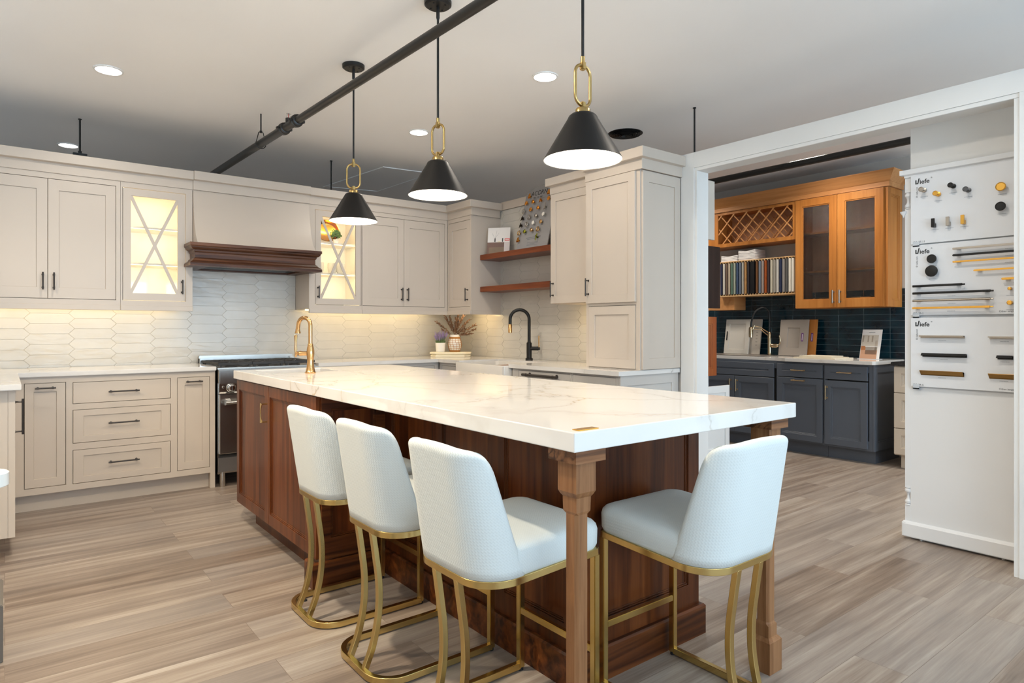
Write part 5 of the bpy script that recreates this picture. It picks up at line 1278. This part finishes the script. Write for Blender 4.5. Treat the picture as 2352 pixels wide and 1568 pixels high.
_o.data.vertices.foreach_set('co', [c for v in _o.data.vertices for c in (v.co.x, v.co.z, .9085 + v.co.y)]); _o.data.update()
# gold articulated faucet
fx, fy = 6.36, 3.715
t = thing('faucet', 'polished brass professional faucet with black spring hose beyond the opening', 'faucet', (fx, fy, .9047))
MB().lathe([(.028, 0), (.028, .008), (.0185, .012), (.0185, .235), (.013, .245), (0, .247)], (0, 0, 0), 20).build('body', M['pnickel'], t, smooth=True)
mb = MB(); mb.lathe([(0, -.10), (.012, -.10), (.022, -.085), (.022, -.03), (.012, -.018), (.012, 0)], (0, 0, .105), 18, 'y'); mb.build('valve', M['pnickel'], t, smooth=True)
MB().tube(smoothpath([(0, -.085, .105), (-.0, -.115, .13), (0, -.118, .17), (0, -.112, .21)], 5), .007, 10).build('lever', M['pnickel'], t, smooth=True)
mb = MB(); 
for dz in (0, -.035): mb.tube([(-.0, .0, .235 + dz), (-.06, .075, .30 + dz * .6), (-.10, .115, .31 + dz)], .006, 8)
mb.tube([(-.10, .115, .315), (-.115, .128, .27)], .01, 10); mb.build('swing_arm', M['pnickel'], t, smooth=True)
MB().lathe([(0, .19), (.021, .19), (.021, .285), (.015, .30), (0, .30)], (-.125, .140, 0), 18).build('spray_head', M['pnickel'], t, smooth=True)
MB().tube(smoothpath([(-.125, .140, .30), (-.120, .132, .37), (-.095, .105, .46), (-.045, .05, .505), (-.005, .008, .47), (0, 0, .38), (0, 0, .24)], 6), .0095, 10).build('hose', M['black'], t, smooth=True)
# door samples and brochures standing on the blue run
def sampledoor(label, X0, Y0, W, Hh, tilt, m, rail=.06, extra=None):
    t = thing('door_sample', label, 'door sample', (X0, Y0, .9092), R(-90)); b = front(t, 0, W, 0, Hh, m, 'door_panel', th=.018, rail=rail, stile=rail, rec=.007, bead=.006); b.rotation_euler = (-tilt, 0, 0)
    if extra: extra(b)
    return t
M['dwhite'] = paint('door_white', srgb(206, 201, 192), .4); M['purple'] = plain('purple_label', srgb(104, 44, 120), .5)
sampledoor('off-white door sample with a slim black pull standing behind the brass faucet', 6.35, 4.265, .30, .385, R(9), M['dwhite'], .05, lambda b: MB().rbox(.025, .033, -.012, 0, .15, .25, .002).build('handle', M['black'], b))
def notches(b):
    for k in range(5): MB().box(.20, .225, -.001, 0, .10 + k * .035, .103 + k * .035).build('scale_mark', M['ink'], b)
t = thing('door_sample', 'plain greige panel sample behind the off-white door sample', 'door sample', (6.385, 4.16, .9092), R(-90)); b = MB().rbox(0, .31, 0, .016, 0, .385, .001).build('door_panel', paint('greige_panel', srgb(176, 168, 158), .4), t); b.rotation_euler = (R(-9), 0, 0)
for k in range(5): MB().box(.255, .275, -.001, 0, .10 + k * .035, .103 + k * .035).build('scale_mark', M['ink'], b)
def plabel(x): 
    def f(b):
        MB().box(x, x + .022, -.0015, -.0003, .15, .235).build('purple_tag', M['purple'], b)
        MB().box(x + .008, x + .014, -.0019, -.0016, .160, .225).build('tag_print', M['paper'], b)
    return f
sampledoor('grey panelled door sample with a purple tag', 6.355, 3.615, .30, .375, R(8), M['graydoor'], .085, plabel(.235))
t = thing('door_sample', 'golden wood door sample with a purple tag behind the grey one', 'door sample', (6.395, 3.545, .9092), R(-90)); b = MB().rbox(0, .30, 0, .016, 0, .375, .001).build('door_panel', M['maple'], t); b.rotation_euler = (R(-8), 0, 0); plabel(.245)(b)
t = thing('brochure', 'kitchen photo brochure in a clear stand at the right end of the blue run', 'brochure', (6.33, 2.790, .9048), R(-90)); c = card(t, .175, .285, .004, R(16), M['paper'], 'cover')
patch(c, .004, .150, .0, .232, plain('photo_kitchen_wall', srgb(206, 196, 182), .5), .0005, 'photo')
for a in ((.004, .150, .0, .085, srgb(196, 150, 120)), (.045, .145, .045, .120, srgb(158, 148, 138)), (.04, .15, .116, .126, srgb(230, 226, 220)), (.004, .045, .085, .125, srgb(176, 112, 66)), (.010, .022, .165, .225, srgb(168, 154, 138)), (.055, .067, .165, .225, srgb(168, 154, 138)), (.092, .104, .165, .225, srgb(168, 154, 138)), (.125, .145, .08, .18, srgb(190, 176, 160))):
    patch(c, *a[:4], plain('photo_tone', a[4], .5), .0008, 'photo')
patch(c, .06, .115, .255, .259, M['inkgrey'], .0008, 'title_line')
MB().box(-.005, .180, -.03, .06, 0, .003).build('stand', M['clip'], t)
for i, (x, y, z, rz, w_, h_, l) in enumerate(((6.10, 3.02, .9047, -6, .30, .42, 'cream sample board lying flat on the blue run under the others'), (6.13, 3.05, .9180, 3, .26, .30, 'smaller cream sample board lying on the larger one'), (6.30, 3.10, .9047, 0, .14, .40, 'thin cream sample board behind the stacked ones'))):
    o = MB().rbox(-w_ / 2, w_ / 2, -h_ / 2, h_ / 2, 0, .0125, .001).build('sample_board', plain('cream_board', srgb(222, 212, 190), .6)); o.location = (x, y, z); o.rotation_euler = (0, 0, R(rz)); tag(o, l, 'sample board')
o = MB().tube([(.0, .03 * math.cos(a), .001 + .026 * math.sin(a)) for a in [i * PI / 12 for i in range(13)]], .0018, 8).build('binder_ring', M['chrome'], smooth=True, loc=(6.255, 3.30, .9049)); tag(o, 'chrome binder ring arching up behind the cream sample boards', 'ring')

# honey maple wall cabinets
XM = 6.222; DM = 6.525 - XM
t = thing('wall_cabinet', 'honey maple wall cabinet with two seeded-glass doors', 'cabinet', *at_right(XM, 3.348))
W = .835; Z0, Z1 = 1.385, 2.462
mb = MB(); mb.plate(0, W, Z0, Z1, 0, .018, [(.04, W - .04, Z0 + .04, Z1 - .04)]); mb.box(0, .016, .018, DM, Z0, Z1); mb.box(W - .016, W, .018, DM, Z0, Z1); mb.box(0, W, .018, DM, Z0, Z0 + .016); mb.box(0, W, .018, DM, Z1 - .016, Z1); mb.build('carcass', M['maple'], t)
MB().box(.016, W - .016, DM - .006, DM - .001, Z0 + .016, Z1 - .016).build('back', M['maplein'], t)
for z in (1.735, 2.115): MB().box(.017, W - .017, .05, DM - .008, z, z + .018).build('shelf', M['mapley'], t)
for i, (a, b) in enumerate(((.004, .412), (.416, .825))):
    mb = MB(); mb.plate(a, b, Z0 + .004, Z1 - .004, -.022, 0, [(a + .068, b - .068, Z0 + .08, Z1 - .075)]); mb.plate(a + .068, b - .068, Z0 + .08, Z1 - .075, -.016, -.002, [(a + .078, b - .078, Z0 + .09, Z1 - .085)])
    f = mb.build('door', M['maple'], t, bevel=.0015); MB().box(a + .078, b - .078, -.012, -.008, Z0 + .09, Z1 - .085).build('glass_pane', M['seedglass'], f)
    pull(f, (b - .030) if i == 0 else (a + .030), 1.49, .125, True, M['nickel'], y=-.022, r=.006)
f = front(t, 0, DM, Z0, Z1, M['maple'], 'end_panel', rail=.06, stile=.055, bead=.02, rec=.010); f.location = (W + .0205, 0, 0); f.rotation_euler = (0, 0, R(90))
t = thing('wine_rack', 'honey maple wall unit with a diagonal wine lattice', 'wine rack', *at_right(XM, 4.62))
W = 1.27; Z0 = 2.080
mb = MB(); H = [(.375, 1.235, 2.118, 2.432)]
mb.plate(0, W, Z0, Z1, 0, .018, H); mb.box(0, .016, .018, DM, Z0, Z1); mb.box(.35, .366, .018, DM, Z0, Z1); mb.box(W - .016, W, .018, DM, Z0, Z1); mb.box(0, W, .018, DM, Z0, Z0 + .016); mb.box(0, W, .018, DM, Z1 - .016, Z1); mb.build('carcass', M['maple'], t)
MB().box(.016, W - .016, DM - .02, DM - .001, Z0 + .016, Z1 - .016).build('back', M['maplein'], t)
x0, x1, z0, z1 = H[0]; s = .1535
for depth, nm in ((.004, 'lattice'), (.17, 'rear_lattice')):
    mb = MB()
    for sg in (1, -1):
        for k in range(-4, 12):
            cx = x0 + k * s + (.01 if sg > 0 else .045); hgt = (z1 - z0) + .1; wv = .0075; dx = hgt * .93
            q = [(cx - wv, z0 - .05), (cx + wv, z0 - .05), (cx + wv + dx, z0 - .05 + hgt), (cx - wv + dx, z0 - .05 + hgt)]
            if sg < 0: q = [(2 * (x0 + x1) / 2 - a, b) for a, b in q]
            q = clip(q, x0, x1, z0, z1)
            if q: y0 = depth + (.0 if sg > 0 else .0085); mb.ring_loft([[(a, y0, b) for a, b in q], [(a, y0 + .008, b) for a, b in q]])
    mb.build(nm, M['mapley'], t)
o = MB().molding([(XM, 4.62), (XM, 2.492), (6.52, 2.492)], [(0, 2.4635), (.016, 2.4635), (.016, 2.505), (.020, 2.508), (.075, 2.590), (.080, 2.598), (.080, 2.604), (0, 2.604)])
o = struct(o, 'trim_8', M['mapley'])
t = thing('end_cabinet', 'small honey maple box under the left end of the sample rack', 'cabinet', *at_right(6.30, 4.45))
MB().rbox(0, .355, 0, .22, 1.392, 1.535, .002).build('cabinet_box', M['mapley'], t)
# rack of finish samples
t = thing('sample_rack', 'pale wood slotted rack holding upright finish samples', 'rack', *at_right(6.25, 4.245))
RW = .872
mb = MB(); mb.box(0, RW, 0, .265, 1.536, 1.548); mb.box(0, RW, 0, .265, 1.912, 1.922); mb.box(0, .01, .02, .265, 1.548, 1.912); mb.box(RW - .01, RW, .02, .265, 1.548, 1.912); mb.box(.01, RW - .01, .25, .265, 1.548, 1.912)
for i in range(27):
    x = .004 + i * (RW - .012) / 26
    for z in (1.548, 1.900): mb.box(x, x + .006, .0, .03, z, z + .012)
mb.build('rack_frame', M['beech'], t)
cols = [('navy', (44, 48, 74)), ('cream', (206, 200, 186)), ('taupe brown', (112, 92, 80)), ('beige', (184, 168, 146)), ('sage green', (94, 118, 104)), ('pale sage', (160, 166, 150)), ('denim blue', (62, 80, 108)), ('slate blue', (104, 112, 126)), ('silver grey', (164, 160, 150)), ('tan wood', (186, 140, 90)), ('charcoal', (48, 44, 48)), ('wide black', (12, 12, 16)), ('walnut brown', (112, 74, 44)), ('steel blue', (112, 120, 134)), ('mushroom', (158, 142, 134)), ('orange wood', (166, 82, 34)), ('dark plum', (62, 50, 54)), ('ivory', (200, 192, 172)), ('warm grey', (158, 152, 142)), ('off-white', (204, 200, 192)), ('midnight blue', (42, 50, 78)), ('dove grey', (148, 142, 138)), ('graphite', (92, 92, 92)), ('chalk white', (222, 218, 208)), ('pure white', (232, 228, 218))]
slots = [0, 1, 2, 3, 4, 5, 6, 7, 8, 9, 10, 11, 13, 14, 15, 16, 17, 18, 19, 20, 21, 22, 23, 24, 25]
prev = 'the left end'
sp = None
for i, (nm, c) in enumerate(cols):
    x = .0105 + slots[i] * (RW - .012) / 26; wd = .050 if nm == 'wide black' else .0215
    m = paint('sample_' + nm.replace(' ', '_').replace('-', '_'), srgb(*c), .45) if 'wood' not in nm else plain('sample_' + nm.replace(' ', '_'), srgb(*c), .45, 0, .25, 30)
    lo, hi = 1.5605, 1.8995
    o = MB().rbox(-wd / 2 + .0, wd / 2, -.175, .001, lo, hi, .0012).build('finish_sample', m); o.location = (6.2515, 4.245 - x - wd / 2 + .002, 0); o.rotation_euler = (0, 0, R(90)) if False else (0, 0, R(-90))
    o.data.vertices.foreach_set('co', [q for v in o.data.vertices for q in (v.co.x, -v.co.y * 1.0 - .002, v.co.z)]); o.data.update()
    nxt = cols[i + 1][0] if i + 1 < len(cols) else 'the right end'
    tag(o, 'narrow %s finish sample between %s and %s in the rack' % (nm, prev, nxt), 'finish sample', 'finish samples in the rack'); prev = nm
random.seed(9)
for (Y1, Y0, n_, zz, l) in ((4.235, 4.035, 4, 1.9235, 'low stack'), (4.022, 3.822, 7, 1.9235, 'taller stack')):
    for k in range(n_):
        th = .0125 + random.uniform(-.002, .003)
        W_, D_ = Y1 - Y0, .20 + random.uniform(-.004, .004); N_ = 8; th = .0125
        sag = .012 if k > 0 else .006; rows = []
        for z_ in (0, 1):
            for i in range(N_ + 1): pass
        poly = [(W_ * i / N_, zz + (th + .0012) * k + .014 * (math.cos(2 * PI * i / N_) + 1) / 2 * (k / n_)) for i in range(N_ + 1)]
        top = [(x, z + th) for x, z in reversed(poly)]
        o = MB().prism(poly + top, 0, D_, 'y').build('booklet', M['paper']); o.location = (6.262 + random.uniform(0, .006), Y1, 0); o.rotation_euler = (0, 0, R(-90))
        pos = 'bottom' if k == 0 else ('top' if k == n_ - 1 else ('second', 'third', 'fourth', 'fifth', 'sixth')[k - 1])
        tag(o, 'white paper booklet, %s from below in the %s on the sample rack' % (pos, l) if pos not in ('bottom', 'top') else 'white paper booklet at the %s of the %s on the sample rack' % (pos, l), 'booklet', 'booklets on the sample rack')
# door samples hung at the left of the opening
def hung(label, X1, z0, z1, m, Y=3.30, W=.40, th=.02, bead=.02, rail=.06, slab=False):
    t = thing('door_sample', label, 'door sample', (X1 - W, Y, 0)); front(t, 0, W, z0, z1, m, 'door_panel', th=th, rail=rail, stile=rail, bead=bead, rec=.008, slab=slab); return t
SR = MB(); SR.box(4.30, 4.76, 3.345, 3.385, 0.0, 2.445); o = SR.build('sample_stand', [M['wallw']]); o.name = 'display_stand'
tag(o, 'narrow white stand behind the hung door samples, mostly hidden by the opening', 'display stand')
bpy.data.objects['display_stand'].data.transform(Matrix.Scale(1, 4))
hung('white slab door sample, uppermost of those hung left of the opening', 4.785, 1.945, 2.445, M['dwhite'], slab=True)
hung('dark espresso door sample hung below the white slab', 4.865, 1.362, 1.890, M['espresso'], slab=True)
hung('reddish cherry raised door sample hung below the espresso one', 4.815, .786, 1.288, M['cherrydoor'], bead=.03)
hung('white shaker door sample, lowest of those hung left of the opening', 5.005, .10, .694, M['trimw'], bead=0)
# cream cabinet with dark stone top, cut off by the display panel
t = thing('base_cabinet', 'cream three-drawer cabinet with a dark stone top, half hidden by the display panel', 'cabinet', *at_right(5.98, 2.345))
mb = MB(); mb.box(0, .9, .0, .54, .115, .872); mb.box(.03, .9, .06, .54, 0, .115); mb.build('carcass', M['cream'], t)
for z0, z1 in ((.125, .34), (.348, .640), (.648, .862)): front(t, .004, .60, z0, z1, M['cream'], 'drawer', y=-.02, rail=.055, stile=.055, bead=.016, rec=.010)
MB().rbox(-.02, .9, -.03, .54, .8725, .904, .004).build('stone_top', plain('dark_granite', (.03, .028, .03, 1), .15, 0, .6, 60), t)
# black pipe in the second room
t = thing('sprinkler_pipe', 'black pipe under the ceiling of the room beyond the opening', 'pipe', (0, 0, 0))
MB().tube([(5.43, -2.0, 2.62), (5.43, 8.0, 2.62)], .029, 20).build('pipe_section', M['pipe'], t, smooth=True)
for Y in (-1.5, 6.2): MB().tube([(5.43, Y, 2.645), (5.43, Y, CEIL)], .005, 8).build('threaded_rod', M['black'], t)
for x, y in ((5.75, 1.2), (5.65, 2.9), (5.65, 4.6)): area('room_light', (x, y, CEIL - .02), (0, 0, 0), .3, .3, P_ROOM, NEUT, 150)
